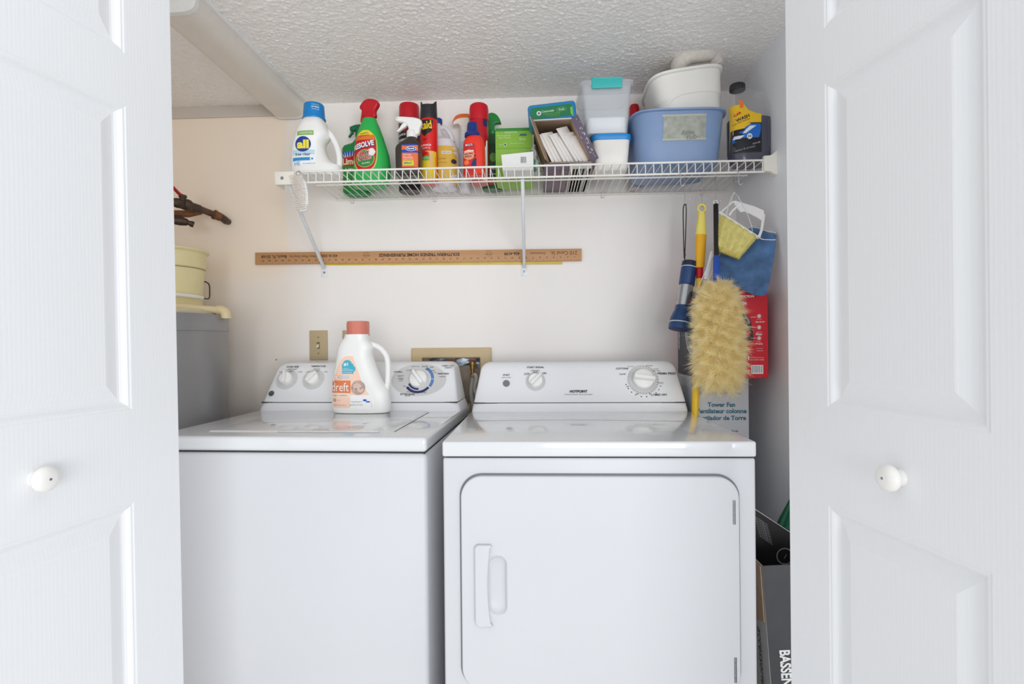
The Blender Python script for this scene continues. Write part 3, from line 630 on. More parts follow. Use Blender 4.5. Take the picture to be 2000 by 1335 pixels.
for i, (s_, m_) in enumerate((('STAINLIFTERS', 1), ('2X FREE', 2), ('CONCENTRATED', 2))): b.text(s_, cxx+r_*.46, zc0+.037-i*.0075, w=.021, mat=m_, off=.0009, front=capb, bold=.02)
b.text('STAIN', cxx-r_*.74, zc0+.034, w=.009, mat=2, off=.0009, front=capb, bold=.02); b.text('2X', cxx-r_*.74, zc0+.026, w=.006, mat=2, off=.0009, front=capb, bold=.02)
b.build('cap', [mat('cap_blue', (14, 132, 206), .35), mat('cap_lime', (180, 220, 90), .5), PWHITE], t)
fr = front_of(secs); kx = lambda x: (x-620)*k; kz = lambda y: (base-y)*k
b = B(); fl = lambda x, z: -.0415 if False else fr(x, z)
b.rect(kx(579), kx(627), kz(318), kz(255), 0, .0004, fr)
b.rect(kx(590), kx(623), kz(263), kz(254.5), 1, .0008, fr); b.text('STAINLIFTERS', kx(608), kz(258.7), w=26*k, mat=5, off=.0012, front=fr)
b.rect(kx(580), kx(624), kz(300), kz(291), 6, .0007, fr)
b.ell(kx(602), kz(280), 15.5*k, 14.8*k, 2, .0009, fr, 22); b.text('all', kx(602), kz(280.5), w=23.5*k, h=17*k, mat=3, off=.0015, front=fr, bold=.05)
b.text('free clear', kx(602), kz(299.5), w=30*k, mat=4, off=.0013, front=fr, bold=.01)
b.rect(kx(580.5), kx(621), kz(311.5), kz(305.5), 7, .0009, fr); b.ell(kx(620), kz(308.5), 4.4*k, 3.9*k, 5, .0011, fr); b.ell(kx(620), kz(308.5), 2.2*k, 2*k, 7, .0014, fr)
b.text('HE', kx(590), kz(316.5), w=12*k, mat=7, off=.0009, front=fr); b.text('for sensitive skin', kx(614), kz(317), w=24*k, mat=7, off=.0009, front=fr)
b.build('label', [mat('label_white', (244, 246, 248), .4), mat('label_green', (140, 184, 92), .5), mat('all_blue', (20, 62, 150), .4), mat('all_yellow', (242, 226, 70), .4), NAVY, PWHITE, mat('label_paleblue', (190, 222, 240), .5), mat('label_cyan', (46, 146, 206), .5)], jb)

# ---- lime green bottle behind (green trigger)
Y = 1.952; k = mmpp(690, Y); M = on_shelf(697, Y); t = thing('spray_bottle', 'dark green trigger spray bottle half hidden behind the bright green one', 'spray bottle', M)
base = zof(697, 340, Y); H1 = zof(690, 284, Y); X = lambda x: (x-697)*k
secs = [(0, 0, 0, .044, .024, 3.2), (.004, 0, 0, .048, .027, 3.2), (H1*.55, 0, 0, .052, .028, 3.2), (H1-.016, 0, 0, .052, .028, 3.2), (H1-.005, 0, 0, .047, .026, 2.8), (H1+.004, .004, 0, .024, .019, 2.2), (H1+.02, .008, 0, .013, .013, 2), (H1+.03, .010, 0, .0125, .0125, 2)]
b = B(); b.loft(secs, 40); bo = b.build('bottle', mat('lime_green_bottle', (28, 140, 74), .35), t, 40); fr = front_of(secs)
b = B(); b.rect(-.050, .05, .012, H1-.03, 0, .0005, fr, 14); 
b.rows([(.012+(H1-.075)*i/8, -.050, .05) for i in range(9)], 1, .0009, fr, 14)
for i in range(13): a = R(15*i); b.rows([(H1-.052, -.016+.030*math.cos(a)-.002, -.016+.030*math.cos(a)+.002), (H1-.052+.020*math.sin(a)+.002, -.016+.042*math.cos(a)-.0004, -.016+.042*math.cos(a)+.0004)], 2, .0010, fr, 2)
b.rows([(H1-.085, -.050, .05), (H1-.055, -.050, .05), (H1-.048, -.03, .05)], 3, .0012, fr, 12); b.text('Lime', -.018, H1-.068, w=.054, h=.024, mat=4, off=.0018, front=fr, bold=.04)
b.text('A-WAY', -.012, H1-.098, w=.05, mat=2, off=.0015, front=fr, bold=.03); b.ell(.008, .03, .014, .016, 5, .0013, fr)
b.build('label', [BLUEP, GREENP, PWHITE, REDPR, mat('lime_pale', (238, 228, 190), .5), mat('lime_fruit', (190, 220, 60), .5)], bo)
b = B(); b.x = Matrix.Translation((.010, 0, 0)); trigger_head(b, H1+.03, .0135, 0, 1, .042, .034); th = b.build('trigger_head', mat('deep_green', (14, 112, 70), .35), t)
tv = lever('trigger', t, H1+.03, mat('deep_green', (14, 112, 70), .35), 1, .042, .036, .022); tv.location = (.004, 0, 0)

# ---- bright green stain remover, red trigger
Y = 1.855; k = mmpp(722, Y); M = on_shelf(722, Y); t = thing('spray_bottle', 'bright green stain remover spray bottle with red trigger', 'spray bottle', M)
base = 667.5-(ZS-EYE)/Y*FPX*1.0; base = 348; kz = lambda y: zof(722, y, Y)
rw = [(384, 686, 757), (372, 686, 759), (345, 690, 761.5), (325, 691.5, 762.5), (305, 692.5, 760), (285, 694.5, 754), (265, 699, 747.5), (250, 704, 742.5), (240, 708, 738), (234, 709.5, 736)]
zz0 = kz(350)
secs = [(0, (722-722)*k, 0, .056, .036, 2.5), (.004, 0, 0, .0615, .041, 2.5)]
for (y, l, r) in rw[2:]:
    z = kz(y)
    if z > .012: secs.append((z, ((l+r)/2-722)*k, 0, (r-l)/2*k, min(.042, (r-l)/2*k*.92), 2.4))
top = secs[-1]
b = B(); b.loft(secs, 44); bo = b.build('bottle', mat('bright_green', (44, 182, 84), .33, var=.03), t, 40); fr = front_of(secs)
KX = lambda x: (x-722)*k
def oval_rows(y0, y1, shape): return [(kz(y), KX(l), KX(r)) for (y, l, r) in shape]
b = B()
shape = [(338, 706, 730), (333, 703, 736), (325, 699.5, 739.5), (315, 697, 741.5), (300, 695.5, 742), (285, 697, 741), (275, 701, 738.5), (267, 708, 733), (262.5, 716, 727)]
big = catmull(shape, 3, False)
b.rows([(kz(y+1.5), KX(l-1.8), KX(r+1.8)) for y, l, r in big], 5, .0004, fr, 14)
b.rows([(kz(y), KX(l), KX(r)) for y, l, r in big], 0, .0008, fr, 14)
tilt_ = 8
b.rows([(kz(y), KX(l+.6), KX(r-.6)) for y, l, r in big if y < 284], 1, .0012, fr, 14); b.rows([(kz(y), KX(l+.6), KX(r-.6)) for y, l, r in big if y < 274], 2, .0015, fr, 14)
b.ell(KX(720), kz(317), 18.5*k, 17.0*k, 5, .0012, fr, 20); b.ell(KX(720), kz(317), 17.5*k, 16.0*k, 3, .0015, fr, 20); b.ell(KX(733), kz(305), 6.5*k, 7*k, 4, .0018, fr)
for q in range(5): b.ell(KX(733+4*math.cos(q*1.26)), kz(305+4*math.sin(q*1.26)), 3.4*k, 3.4*k, 4, .0019, fr)
b.text('POWERFUL', KX(719.5), kz(269), w=17*k, mat=6, off=.0019, front=fr, rot=tilt_, bold=.02); b.text('stain remover', KX(719.5), kz(273), w=19*k, mat=6, off=.0019, front=fr, rot=tilt_)
b.text('RESOLVE', KX(717.6), kz(291.7), w=43.5*k, h=11.5*k, mat=6, off=.0019, front=fr, rot=tilt_+3, bold=.07, shear=.12); b.text('RESOLVE', KX(717), kz(291), w=42*k, h=10.5*k, mat=4, off=.0023, front=fr, rot=tilt_+3, bold=.04, shear=.12)
for s_, y, w_, x_ in (('SPRAY', 307.5, 24, 718), ("'N WASH", 316.5, 25, 719)):
    b.text(s_, KX(x_), kz(y), w=(w_+2)*k, h=8.4*k, mat=4, off=.0021, front=fr, rot=tilt_+3, bold=.07, shear=.15); b.text(s_, KX(x_), kz(y), w=w_*k, h=7.4*k, mat=0, off=.0025, front=fr, rot=tilt_+3, bold=.04, shear=.15)
b.text('laundry', KX(722), kz(326), w=16*k, mat=4, off=.002, front=fr, rot=tilt_)
b.build('label', [REDPR, ORANGEP, mat('resolve_yellow', (244, 214, 40), .5), mat('resolve_green', (56, 140, 66), .5), PWHITE, mat('resolve_edge', (200, 214, 110), .5), NAVY], bo)
z0 = kz(237); cxn = top[1]
b = B(); b.x = Matrix.Translation((cxn, 0, 0)); b.lathe([(.0215, z0-.004), (.0225, z0-.002), (.0215, z0+.010), (.019, z0+.020), (.017, z0+.028)], 32)
Z = lambda y: kz(y); XX = lambda x: (x-722)*k-cxn
ol = catmull([(XX(735), Z(231)), (XX(736), Z(218)), (XX(741.5), Z(208)), (XX(742), Z(202)), (XX(735), Z(196.5)), (XX(722), Z(194)), (XX(712), Z(198)), (XX(705), Z(207)), (XX(704), Z(212)), (XX(708.5), Z(217)), (XX(709), Z(226)), (XX(710), Z(232))], 4)
b.plate([ol], -.0125, .0125, .0085, 0, 4); b.build('trigger_head', REDP, t, 50)
b = B(); b.x = Matrix.Translation((cxn, -.002, 0)); b.plate([catmull([(XX(709), Z(215)), (XX(712), Z(224)), (XX(711), Z(238)), (XX(706.5), Z(241)), (XX(705.5), Z(236)), (XX(707), Z(226))], 4)], -.007, .007, .003, 0); b.build('trigger', REDP, t)

# ---- black can with red cap (behind the brown bottle)
Y = 1.925; k = mmpp(797, Y); M = on_shelf(800, Y); t = thing('aerosol_can', 'black can with wide red cap behind the white trigger sprayer', 'can', M); kz = lambda y: zof(800, y, Y)
r_ = 21*k; b = B(); b.lathe([(r_*.94, 0), (r_, .003), (r_, kz(236)-.004), (r_*.97, kz(236))], 40); bo = b.build('can', mat('can_black', (36, 34, 38), .35), t); cyl = lambda x, z: -math.sqrt(max(1e-9, r_*r_-x*x))
b = B(); b.lathe([(r_*.93, kz(238)), (r_*.94, kz(236)), (r_*.925, kz(210)), (r_*.87, kz(206.5)), (0, kz(206))], 40); b.build('cap', REDP, t)
b = B(); KX = lambda x: (x-800)*k; b.rect(KX(781), KX(802), kz(265), kz(254), 1, .0005, cyl); b.text('FURNITURE', KX(790), kz(259), w=16*k, mat=0, off=.001, front=cyl, rot=4); b.text('QUICK', KX(790), kz(270), w=17*k, mat=0, off=.001, front=cyl, bold=.03); b.text('SHINE', KX(791), kz(280), w=17*k, mat=0, off=.001, front=cyl, bold=.03); b.build('label', [PWHITE, mat('can_maroon', (136, 22, 30), .4)], bo)

# ---- brown bottle with white trigger sprayer
Y = 1.755; k = mmpp(797, Y); M = on_shelf(799, Y); t = thing('spray_bottle', 'dark brown spray bottle with white trigger and orange label', 'spray bottle', M); kz = lambda y: zof(799, y, Y); KX = lambda x: (x-799)*k
hs = kz(290); secs = [(0, 0, 0, .036, .026, 4), (.004, 0, 0, .041, .030, 4), (hs*.6, 0, 0, .0425, .031, 4), (hs-.006, 0, 0, .0425, .031, 4), (hs+.004, .001, 0, .041, .030, 3.6), (hs+.016, .004, 0, .032, .026, 3), (hs+.026, .007, 0, .022, .021, 2.3), (hs+.034, .009, 0, .016, .016, 2), (hs+.048, .010, 0, .0145, .0145, 2)]
b = B(); b.loft(secs, 44); bo = b.build('bottle', mat('brown_bottle', (58, 50, 46), .28, var=.05), t, 40); fr = front_of(secs)
b = B(); l0, l1 = KX(789), KX(823)
b.rect(l0, l1, kz(332), kz(288), 0, .0005, fr); b.rows([(kz(304.5), l0, l1), (kz(303), l0, l1), (kz(288), l0, l1)], 1, .0008, fr)
b.ell(KX(807), kz(297), 10*k, 4.6*k, 2, .0011, fr); b.ell(KX(807), kz(297), 9*k, 3.8*k, 1, .0014, fr); b.text('Equate', KX(807), kz(297), w=13*k, mat=2, off=.0018, front=fr, bold=.03)
b.text('Hydrogen', KX(800), kz(308.5), w=16*k, mat=2, off=.0011, front=fr); b.text('Peroxide', KX(801), kz(313), w=18*k, mat=2, off=.0011, front=fr); b.text('topical solution', KX(802), kz(317), w=20*k, mat=2, off=.0011, front=fr)
b.rect(KX(791), KX(812), kz(329), kz(317.5) if False else kz(319.5), 3, .0009, fr); b.text('SPRAY', KX(801), kz(324.5), w=16*k, mat=1, off=.0013, front=fr, bold=.02)
b.build('label', [mat('peroxide_orange', (234, 112, 62), .5), mat('peroxide_blue', (26, 74, 176), .45), PWHITE, mat('peroxide_lime', (216, 220, 50), .5)], bo)
zt = hs+.046; b = B(); b.x = Matrix.Translation((.010, 0, 0)); b.lathe([(.0165, zt-.012), (.0175, zt-.010), (.0172, zt+.008), (.0145, zt+.012)], 32)
XX = lambda x: KX(x)-.010; Zk = kz
ol = catmull([(XX(818), Zk(264)), (XX(822), Zk(252)), (XX(825.5), Zk(243)), (XX(823), Zk(236)), (XX(812), Zk(231.5)), (XX(795), Zk(229.5)), (XX(777), Zk(228.5)), (XX(775.5), Zk(231)), (XX(775.5), Zk(236.5)), (XX(779), Zk(238.5)), (XX(788), Zk(240)), (XX(795), Zk(244)), (XX(799), Zk(252)), (XX(799), Zk(264))], 3)
b.plate([ol], -.011, .011, .0055, 0, 4); b.build('trigger_head', WPLAST, t, 50)
b = B(); b.x = Matrix.Translation((.010, -.001, 0)); b.plate([catmull([(XX(797), Zk(243)), (XX(793), Zk(248)), (XX(786), Zk(253)), (XX(778.5), Zk(258)), (XX(776), Zk(256.5)), (XX(781), Zk(251)), (XX(785), Zk(245)), (XX(790), Zk(241))], 4)], -.007, .007, .002, 0); b.build('trigger', WPLAST, t)
b = B(); b.x = Matrix.Translation((KX(776), 0, kz(232.5))) @ Matrix.Rotation(R(-90), 4, 'Y'); b.lathe([(.0058, 0), (.0062, .001), (.0062, .004), (.003, .0045), (.002, .003), (0, .003)], 18); b.build('nozzle', WPLAST, t)

# ---- red and yellow bug spray can with black cap
Y = 1.822; k = mmpp(840, Y); M = on_shelf(838, Y); t = thing('aerosol_can', 'red and yellow insect spray can with a black two-horned cap', 'can', M); kz = lambda y: zof(838, y, Y); KX = lambda x: (x-838)*k
r_ = 16.8*k; zb = kz(234); b = B(); b.lathe([(r_*.95, 0), (r_, .003), (r_, zb-.012), (r_*.985, zb-.005), (r_*.9, zb)], 44); bo = b.build('can', mat('can_red', (226, 36, 36), .3), t); cyl = lambda x, z, q=r_: -math.sqrt(max(1e-9, q*q-x*x))
b = B(); z1 = kz(209); N_ = 44; prof_ = [(r_*.98, zb-.003), (r_*1.0, zb), (r_*.97, (zb+z1)/2), (r_*.93, z1)]
vv = []
for i, (rr, z) in enumerate(prof_+[(r_*.80, z1), (r_*.78, z1-.008)]):
    for q in range(N_):
        a = 2*math.pi*q/N_; h = (.018*max(0, abs(math.cos(a)))**5) if i in (3, 4) else 0; vv.append((rr*math.cos(a), rr*math.sin(a), z+h))
b.add(vv, [(i*N_+q, i*N_+(q+1) % N_, (i+1)*N_+(q+1) % N_, (i+1)*N_+q) for i in range(5) for q in range(N_)]+[tuple(5*N_+q for q in range(N_))]); b.lathe([(0, z1-.004), (.004, z1-.004), (.004, z1-.008)], 12); b.build('cap', mat('raid_black', (40, 40, 46), .42), t)
b = B(); yl = lambda f: None
b.rows([(.004, -r_*.93, r_*.93), (kz(318), -r_*.93, r_*.93), (kz(300), -r_*.3, r_*.93)], 1, .0004, cyl, 14)
b.rows([(kz(262.5), KX(823), KX(846)), (kz(240), KX(827), KX(849))], 2, .0006, cyl); b.text('Raid', KX(835), kz(251), w=25*k, h=17*k, mat=4, off=.001, front=cyl, rot=6, bold=.06); b.text('Raid', KX(834.4), kz(250.4), w=24*k, h=16*k, mat=1, off=.0014, front=cyl, rot=6, bold=.03)
b.rows([(kz(271), KX(831), KX(834)), (kz(265), KX(827), KX(843)), (kz(262.5), KX(826), KX(845))], 2, .0006, cyl); b.text('ANT', KX(834), kz(278), w=10*k, mat=2, off=.001, front=cyl); b.text('& ROACH', KX(835), kz(289), w=20*k, mat=3, off=.001, front=cyl, bold=.03); b.text('KILLER 26', KX(835), kz(294.5), w=17*k, mat=3, off=.001, front=cyl)
b.text('KILLS ON', KX(833), kz(303), w=14*k, mat=0, off=.001, front=cyl); b.text('CONTACT', KX(834), kz(307), w=14*k, mat=0, off=.001, front=cyl); b.ell(KX(836), kz(314), 7*k, 5*k, 5, .0008, cyl); b.text('fragrance', KX(836), kz(314), w=11*k, mat=3, off=.0012, front=cyl); b.rect(KX(842), KX(848), kz(330), kz(300), 6, .0008, cyl)
b.build('label', [REDPR, mat('raid_yellow', (238, 204, 44), .45), BLACK, PWHITE, mat('raid_dark', (60, 30, 20), .5), mat('raid_leaf', (120, 180, 90), .5), mat('raid_cream', (236, 190, 130), .5)], bo)

# ---- milky jug with yellow label
Y = 1.90; k = mmpp(875, Y); M = on_shelf(870, Y); t = thing('detergent_jug', 'milky white jug with blue cap and yellow label behind the bug spray can', 'jug', M); kz = lambda y: zof(870, y, Y); KX = lambda x: (x-870)*k
secs = []
for (y, l, r) in [(358, 844, 892), (352, 840, 897), (330, 840, 898), (305, 840, 898), (296, 840, 896), (288, 841, 893), (278, 843, 888), (268, 845, 866), (256, 845, 862), (248, 846, 862), (242, 849, 861), (238, 850, 860)]:
    z = kz(y)
    if z > -.002: secs.append((max(z, 0), ((l+r)/2-870)*k, 0, (r-l)/2*k, min(.040, (r-l)/2*k), 2.5))
secs = [(0, secs[0][1], 0, secs[0][3]*.95, secs[0][4]*.93, 2.5)]+[(q[0]+.004 if i == 0 else q[0],)+q[1:] for i, q in enumerate(secs)]
b = B(); b.loft(secs, 44); b.tube([((x-870)*k, 0, kz(y)) for x, y in catmull([(858, 250), (868, 249), (876, 257), (882, 268), (885, 279)], 5, False)], .0085, 14)
bo = b.build('bottle', mat('milky_plastic', (228, 228, 234), .4, sss=.1), t, 40); fr = front_of(secs)
b = B(); b.rect(KX(845), KX(896.5), .012, kz(292), 0, .0005, fr, 16); b.rect(KX(866), KX(885), kz(307.5), kz(302.5), 1, .0009, fr); b.text('HARDWOOD', KX(875.5), kz(305), w=16*k, mat=2, off=.0013, front=fr, bold=.02); b.text('CLEANER', KX(866), kz(317), w=18*k, mat=3, off=.001, front=fr); b.ell(KX(889), kz(322), 5*k, 4.5*k, 2, .001, fr); b.text('floor & surface', KX(866), kz(324), w=22*k, mat=3, off=.001, front=fr)
b.build('label', [mat('jug_yellow', (226, 190, 76), .5), PWHITE, mat('jug_dark', (58, 52, 60), .5), mat('jug_ochre', (170, 120, 40), .5)], bo)
b = B(); zc0 = kz(242); b.lathe([(.0165, zc0), (.017, zc0+.002), (.0165, zc0+.016), (.0145, zc0+.018), (0, zc0+.018)], 30, 0, (KX(855), 0, 0)); b.build('cap', mat('jug_cap_blue', (30, 60, 140), .4), t)

# ---- white spray bottle with orange trigger
Y = 1.945; k = mmpp(905, Y); M = on_shelf(908, Y); t = thing('spray_bottle', 'slim white spray bottle with orange-topped trigger beside the red aerosol', 'spray bottle', M); kz = lambda y: zof(906, y, Y); KX = lambda x: (x-906)*k
hs = kz(262); secs = [(0, 0, 0, .018, .018, 2.6), (.004, 0, 0, .0205, .0205, 2.6), (hs*.5, 0, 0, .0205, .0205, 2.6), (hs*.8, 0, 0, .020, .020, 2.6), (hs*.95, 0, 0, .018, .018, 2.2), (hs+.006, 0, 0, .0165, .0165, 2), (hs+.012, 0, 0, .0165, .0165, 2)]
b = B(); b.loft(secs, 36); bo = b.build('bottle', mat('clear_white', (226, 230, 234), .3), t, 40); fr = front_of(secs); b = B(); b.rect(-.014, .012, hs*.3, hs*.85, 0, .0005, fr); b.text('KITCHEN', -.002, hs*.7, w=.020, mat=1, off=.001, front=fr); b.build('label', [mat('label_palegrey', (206, 214, 226), .5), mat('label_slate', (110, 124, 150), .5)], bo)
zt = hs+.008; b = B(); b.lathe([(.0165, zt), (.018, zt+.002), (.0175, zt+.018), (.014, zt+.020)], 28); ol = catmull([(KX(914), kz(243)), (KX(914), kz(231)), (KX(898), kz(231)), (KX(886), kz(236)), (KX(883), kz(242)), (KX(885), kz(244.5)), (KX(893), kz(243)), (KX(898), kz(249)), (KX(899), kz(257)), (KX(913), kz(257))], 3); b.plate([ol], -.010, .010, .004, 0, 3); th = b.build('trigger_head', mat('trigger_cream', (240, 232, 222), .35), t, 50)
b = B(); ol = catmull([(KX(916), kz(231)), (KX(916), kz(225)), (KX(900), kz(224)), (KX(889), kz(228)), (KX(884), kz(236)), (KX(883), kz(241)), (KX(887), kz(237)), (KX(897), kz(232.5))], 3); b.plate([ol], -.0112, .0112, .003, 0, 3); b.build('trigger_top', mat('trigger_orange', (226, 104, 34), .4), th)

# ---- tall red aerosol
Y = 1.846; k = mmpp(935, Y); M = on_shelf(936, Y); t = thing('aerosol_can', 'tall plain red aerosol can with red cap behind the orange-red bottle', 'can', M); kz = lambda y: zof(936, y, Y)
r_ = 18.2*k; zb = kz(236); b = B(); b.lathe([(r_*.95, 0), (r_, .003), (r_, zb-.004), (r_*.97, zb)], 44); bo = b.build('can', mat('aerosol_red', (190, 22, 38), .3), t)
b = B(); b.lathe([(r_*1.03, zb-.003), (r_*1.045, zb), (r_*1.03, kz(215)), (r_*.96, kz(208)), (r_*.80, kz(205.5)), (0, kz(205))], 44); b.build('cap', mat('cap_red', (200, 12, 34), .33), t)
cyl = lambda x, z, q=r_: -math.sqrt(max(1e-9, q*q-x*x)); b = B(); b.rows([(kz(252), .018, .029), (kz(244), .016, .030), (kz(236), .018, .029)], 0, .0005, cyl, 6); b.rows([(.006, .012, .0295), (kz(300), .020, .0295), (kz(278), .027, .0295)], 1, .0005, cyl, 6); b.build('label', [NAVY, PWHITE], bo)

# ---- orange-red bottle with navy cap
Y = 1.765; k = mmpp(925, Y); M = on_shelf(926, Y); t = thing('detergent_bottle', 'short orange-red bottle with navy blue flip cap', 'bottle', M); kz = lambda y: zof(926, y, Y); KX = lambda x: (x-926)*k
hs = kz(268); secs = [(0, 0, 0, .032, .022, 3.2), (.004, 0, 0, .0365, .026, 3.2), (hs*.5, 0, 0, .0365, .026, 3.2), (hs-.026, 0, 0, .0355, .026, 3.0), (hs-.012, 0, 0, .032, .024, 2.6), (hs-.002, 0, 0, .025, .021, 2.3), (hs+.003, 0, 0, .021, .019, 2.1)]
b = B(); b.loft(secs, 44); bo = b.build('bottle', mat('orange_red', (234, 58, 40), .32), t, 40); fr = front_of(secs)
b = B(); b.lathe([(.0255, hs), (.0265, hs+.001), (.0255, hs+.011), (.0205, hs+.016), (.0185, hs+.020), (.0165, hs+.044), (.0150, hs+.046), (.0, hs+.046)], 36, 0, (KX(923), 0, 0)); b.build('cap', mat('cap_navy', (22, 50, 128), .35), t)
b = B(); b.rows([(.006, KX(906), KX(931)), (kz(300), KX(907), KX(931)), (kz(285), KX(908.5), KX(928.5))], 0, .0004, fr)
b.rect(KX(909), KX(926), kz(290.5), kz(286), 1, .0009, fr); b.text('MULTI', KX(917.5), kz(288.3), w=14*k, mat=2, off=.0013, front=fr, bold=.02)
b.ell(KX(917.5), kz(307), 11*k, 10*k, 3, .0008, fr); b.text('Oxi Boost', KX(917.5), kz(300), w=19*k, mat=4, off=.0013, front=fr, rot=5, bold=.05); b.text('stain lifter', KX(917.5), kz(305), w=17*k, mat=5, off=.0013, front=fr, rot=5, bold=.02); b.text('action', KX(916), kz(310), w=13*k, mat=5, off=.0013, front=fr, bold=.02); b.ell(KX(929), kz(309), 1.8*k, 1.8*k, 1, .0012, fr)
b.rows([(kz(329), KX(921), KX(932)), (kz(318), KX(925), KX(932)), (kz(314), KX(930), KX(932))], 5, .0009, fr); b.ell(KX(913), kz(322), 5*k, 5*k, 6, .001, fr); b.build('label', [REDPR, mat('plum', (96, 28, 40), .5), PWHITE, mat('peach', (236, 150, 110), .5), PWHITE, NAVY, mat('flame', (244, 120, 60), .5)], bo)

# ---- green trigger bottle
Y = 1.926; k = mmpp(965, Y); M = on_shelf(962, Y); t = thing('spray_bottle', 'green spray bottle with rounded green trigger head behind the lime green box', 'spray bottle', M); kz = lambda y: zof(962, y, Y); KX = lambda x: (x-962)*k
hs = kz(264); secs = [(0, 0, 0, .034, .026, 3), (.004, 0, 0, .038, .03, 3), (hs*.6, 0, 0, .038, .03, 3), (hs*.85, 0, 0, .03, .025, 2.5), (hs, 0, 0, .0165, .0165, 2), (hs+.008, 0, 0, .0155, .0155, 2)]
b = B(); b.loft(secs, 40); bo = b.build('bottle', mat('forest_bottle', (36, 96, 52), .35), t, 40); fr = front_of(secs); b = B(); b.rect(-.012, .032, .012, hs*.8, 0, .0005, fr); b.text('ALL', .006, hs*.36, w=.026, mat=1, off=.001, front=fr, bold=.03); b.text('PURPOSE', .006, hs*.25, w=.030, mat=1, off=.001, front=fr, bold=.03); b.ell(.004, hs*.55, .012, .016, 2, .001, fr); b.rect(-.012, .032, .012, hs*.18, 3, .0009, fr); b.build('label', [mat('label_dkgreen', (26, 74, 40), .45), PWHITE, mat('label_leaf', (110, 170, 70), .5), mat('label_rust', (176, 96, 50), .5)], bo)
GT = mat('trigger_green', (32, 134, 62), .35); b = B(); b.lathe([(.0165, hs), (.0175, hs+.002), (.017, hs+.014), (.013, hs+.016)], 28)
ol = catmull([(KX(955), kz(262)), (KX(954), kz(240)), (KX(953), kz(228)), (KX(957), kz(222)), (KX(966), kz(222.5)), (KX(974), kz(229)), (KX(979), kz(240)), (KX(978), kz(242.5)), (KX(968), kz(243.5)), (KX(966), kz(250)), (KX(967), kz(262))], 3); b.plate([ol], -.011, .011, .005, 0, 4); b.build('trigger_head', GT, t, 50)
# ---- lime green carton
def panel_box(name, label, cat, p0, p1, Yf, Yb, z0, ztop, m, bev=.0008):
    pass
Y = 1.815; k = mmpp(1005, Y); L0, L1 = at(968, 300, Y).x, at(1040, 300, Y).x; cx = (L0+L1)/2; M = frame((cx, Y, ZS)); hw = (L1-L0)/2
t = thing('dryer_sheet_carton', 'lime green cardboard carton standing behind the small white box', 'box', M)
zt, zm = zof(1000, 250, Y), zof(1000, 290, Y)
b = B(); b.hexa([(-hw, .004, 0), (hw, .004, 0), (hw, .10, 0), (-hw, .10, 0)], [(-hw, -.004, zm), (hw, -.004, zm), (hw, .10, zm), (-hw, .10, zm)]); b.hexa([(-hw, -.004, zm), (hw, -.004, zm), (hw, .10, zm), (-hw, .10, zm)], [(-hw, 0, zt), (hw, 0, zt), (hw, .10, zt), (-hw, .10, zt)])
bo = b.build('carton', mat('carton_lime', (140, 190, 66), .5, var=.06), t, 0)
b = B(); fr = lambda x, z: (.004-.008*z/zm) if z < zm else (-.004+.004*(z-zm)/(zt-zm)); KX = lambda x: at(x, 300, Y).x-cx; kz = lambda y: zof(1000, y, Y)
b.rect(-hw, hw, kz(256), zt, 0, .0006, fr, 2, 2); b.rect(-hw, hw, zm-.002, zm, 3, .0006, fr, 2, 1)
for (s_, px, y, w_, h_) in (('SENSITIVE', 998, 258.5, 24, None), ('free & gentle', 984, 265, 26, None), ('dryer sheets', 986, 269.5, 24, None), ('Eco', 1021, 272, 12, None), ('plant based softness', 1010, 281, 26, None), ('FREE', 978, 283, 6, None)):
    b.text(s_, KX(px), kz(y), w=w_*k, mat=1, off=.0010, front=fr, bold=.01)
b.ell(KX(987), kz(283), 3.4*k, 3.4*k, 1, .0008, fr); b.ell(KX(987), kz(283), 2.2*k, 2.2*k, 2, .0011, fr); b.rows([(kz(266), KX(1014), KX(1029)), (kz(262), KX(1017), KX(1028))], 2, .0009, fr, 3)
b.build('print', [mat('carton_green', (58, 140, 58), .5), mat('carton_pale', (206, 226, 170), .5), mat('carton_teal', (50, 120, 110), .5), mat('carton_shade', (116, 166, 52), .5)], bo)

# ---- small white box in front of it
Y = 1.705; k = mmpp(1010, Y); L0, L1 = at(979, 320, Y).x, at(1042, 320, Y).x; cx = (L0+L1)/2; hw = (L1-L0)/2
M = frame((cx, Y, ZS), 0, 0, 0); t = thing('carton', 'small plain white cardboard box with barcode at the shelf front', 'box', M)
za, zb = zof(980, 302, Y), zof(1042, 295.5, Y); b = B(); b.hexa([(-hw+.004, .002, 0), (hw, .002, 0), (hw+.008, .085, 0), (-hw+.004, .085, 0)], [(-hw, 0, za), (hw, 0, zb), (hw, .08, zb), (-hw, .08, za)], 0, .0008)
bo = b.build('carton', mat('carton_white', (230, 232, 230), .5, var=.04), t, 0)
b = B(); x0 = at(1017, 312, Y).x-cx
for i in range(16):
    if i % 4 != 3: b.rect(x0+i*.00115, x0+i*.00115+.0004+.0005*(i*7 % 3)/2, zof(1020, 318, Y), zof(1020, 306, Y), 0, .0012, None, 1, 1)
b.build('barcode', mat('barcode_grey', (112, 116, 122), .5), bo, 0)
b = B(); b.box(hw+.001, hw+.006, .01, .08, .004, zb*.6, .0005); part_label(b.build('green_edge', mat('edge_green', (44, 124, 92), .5), t), 'green printed side')

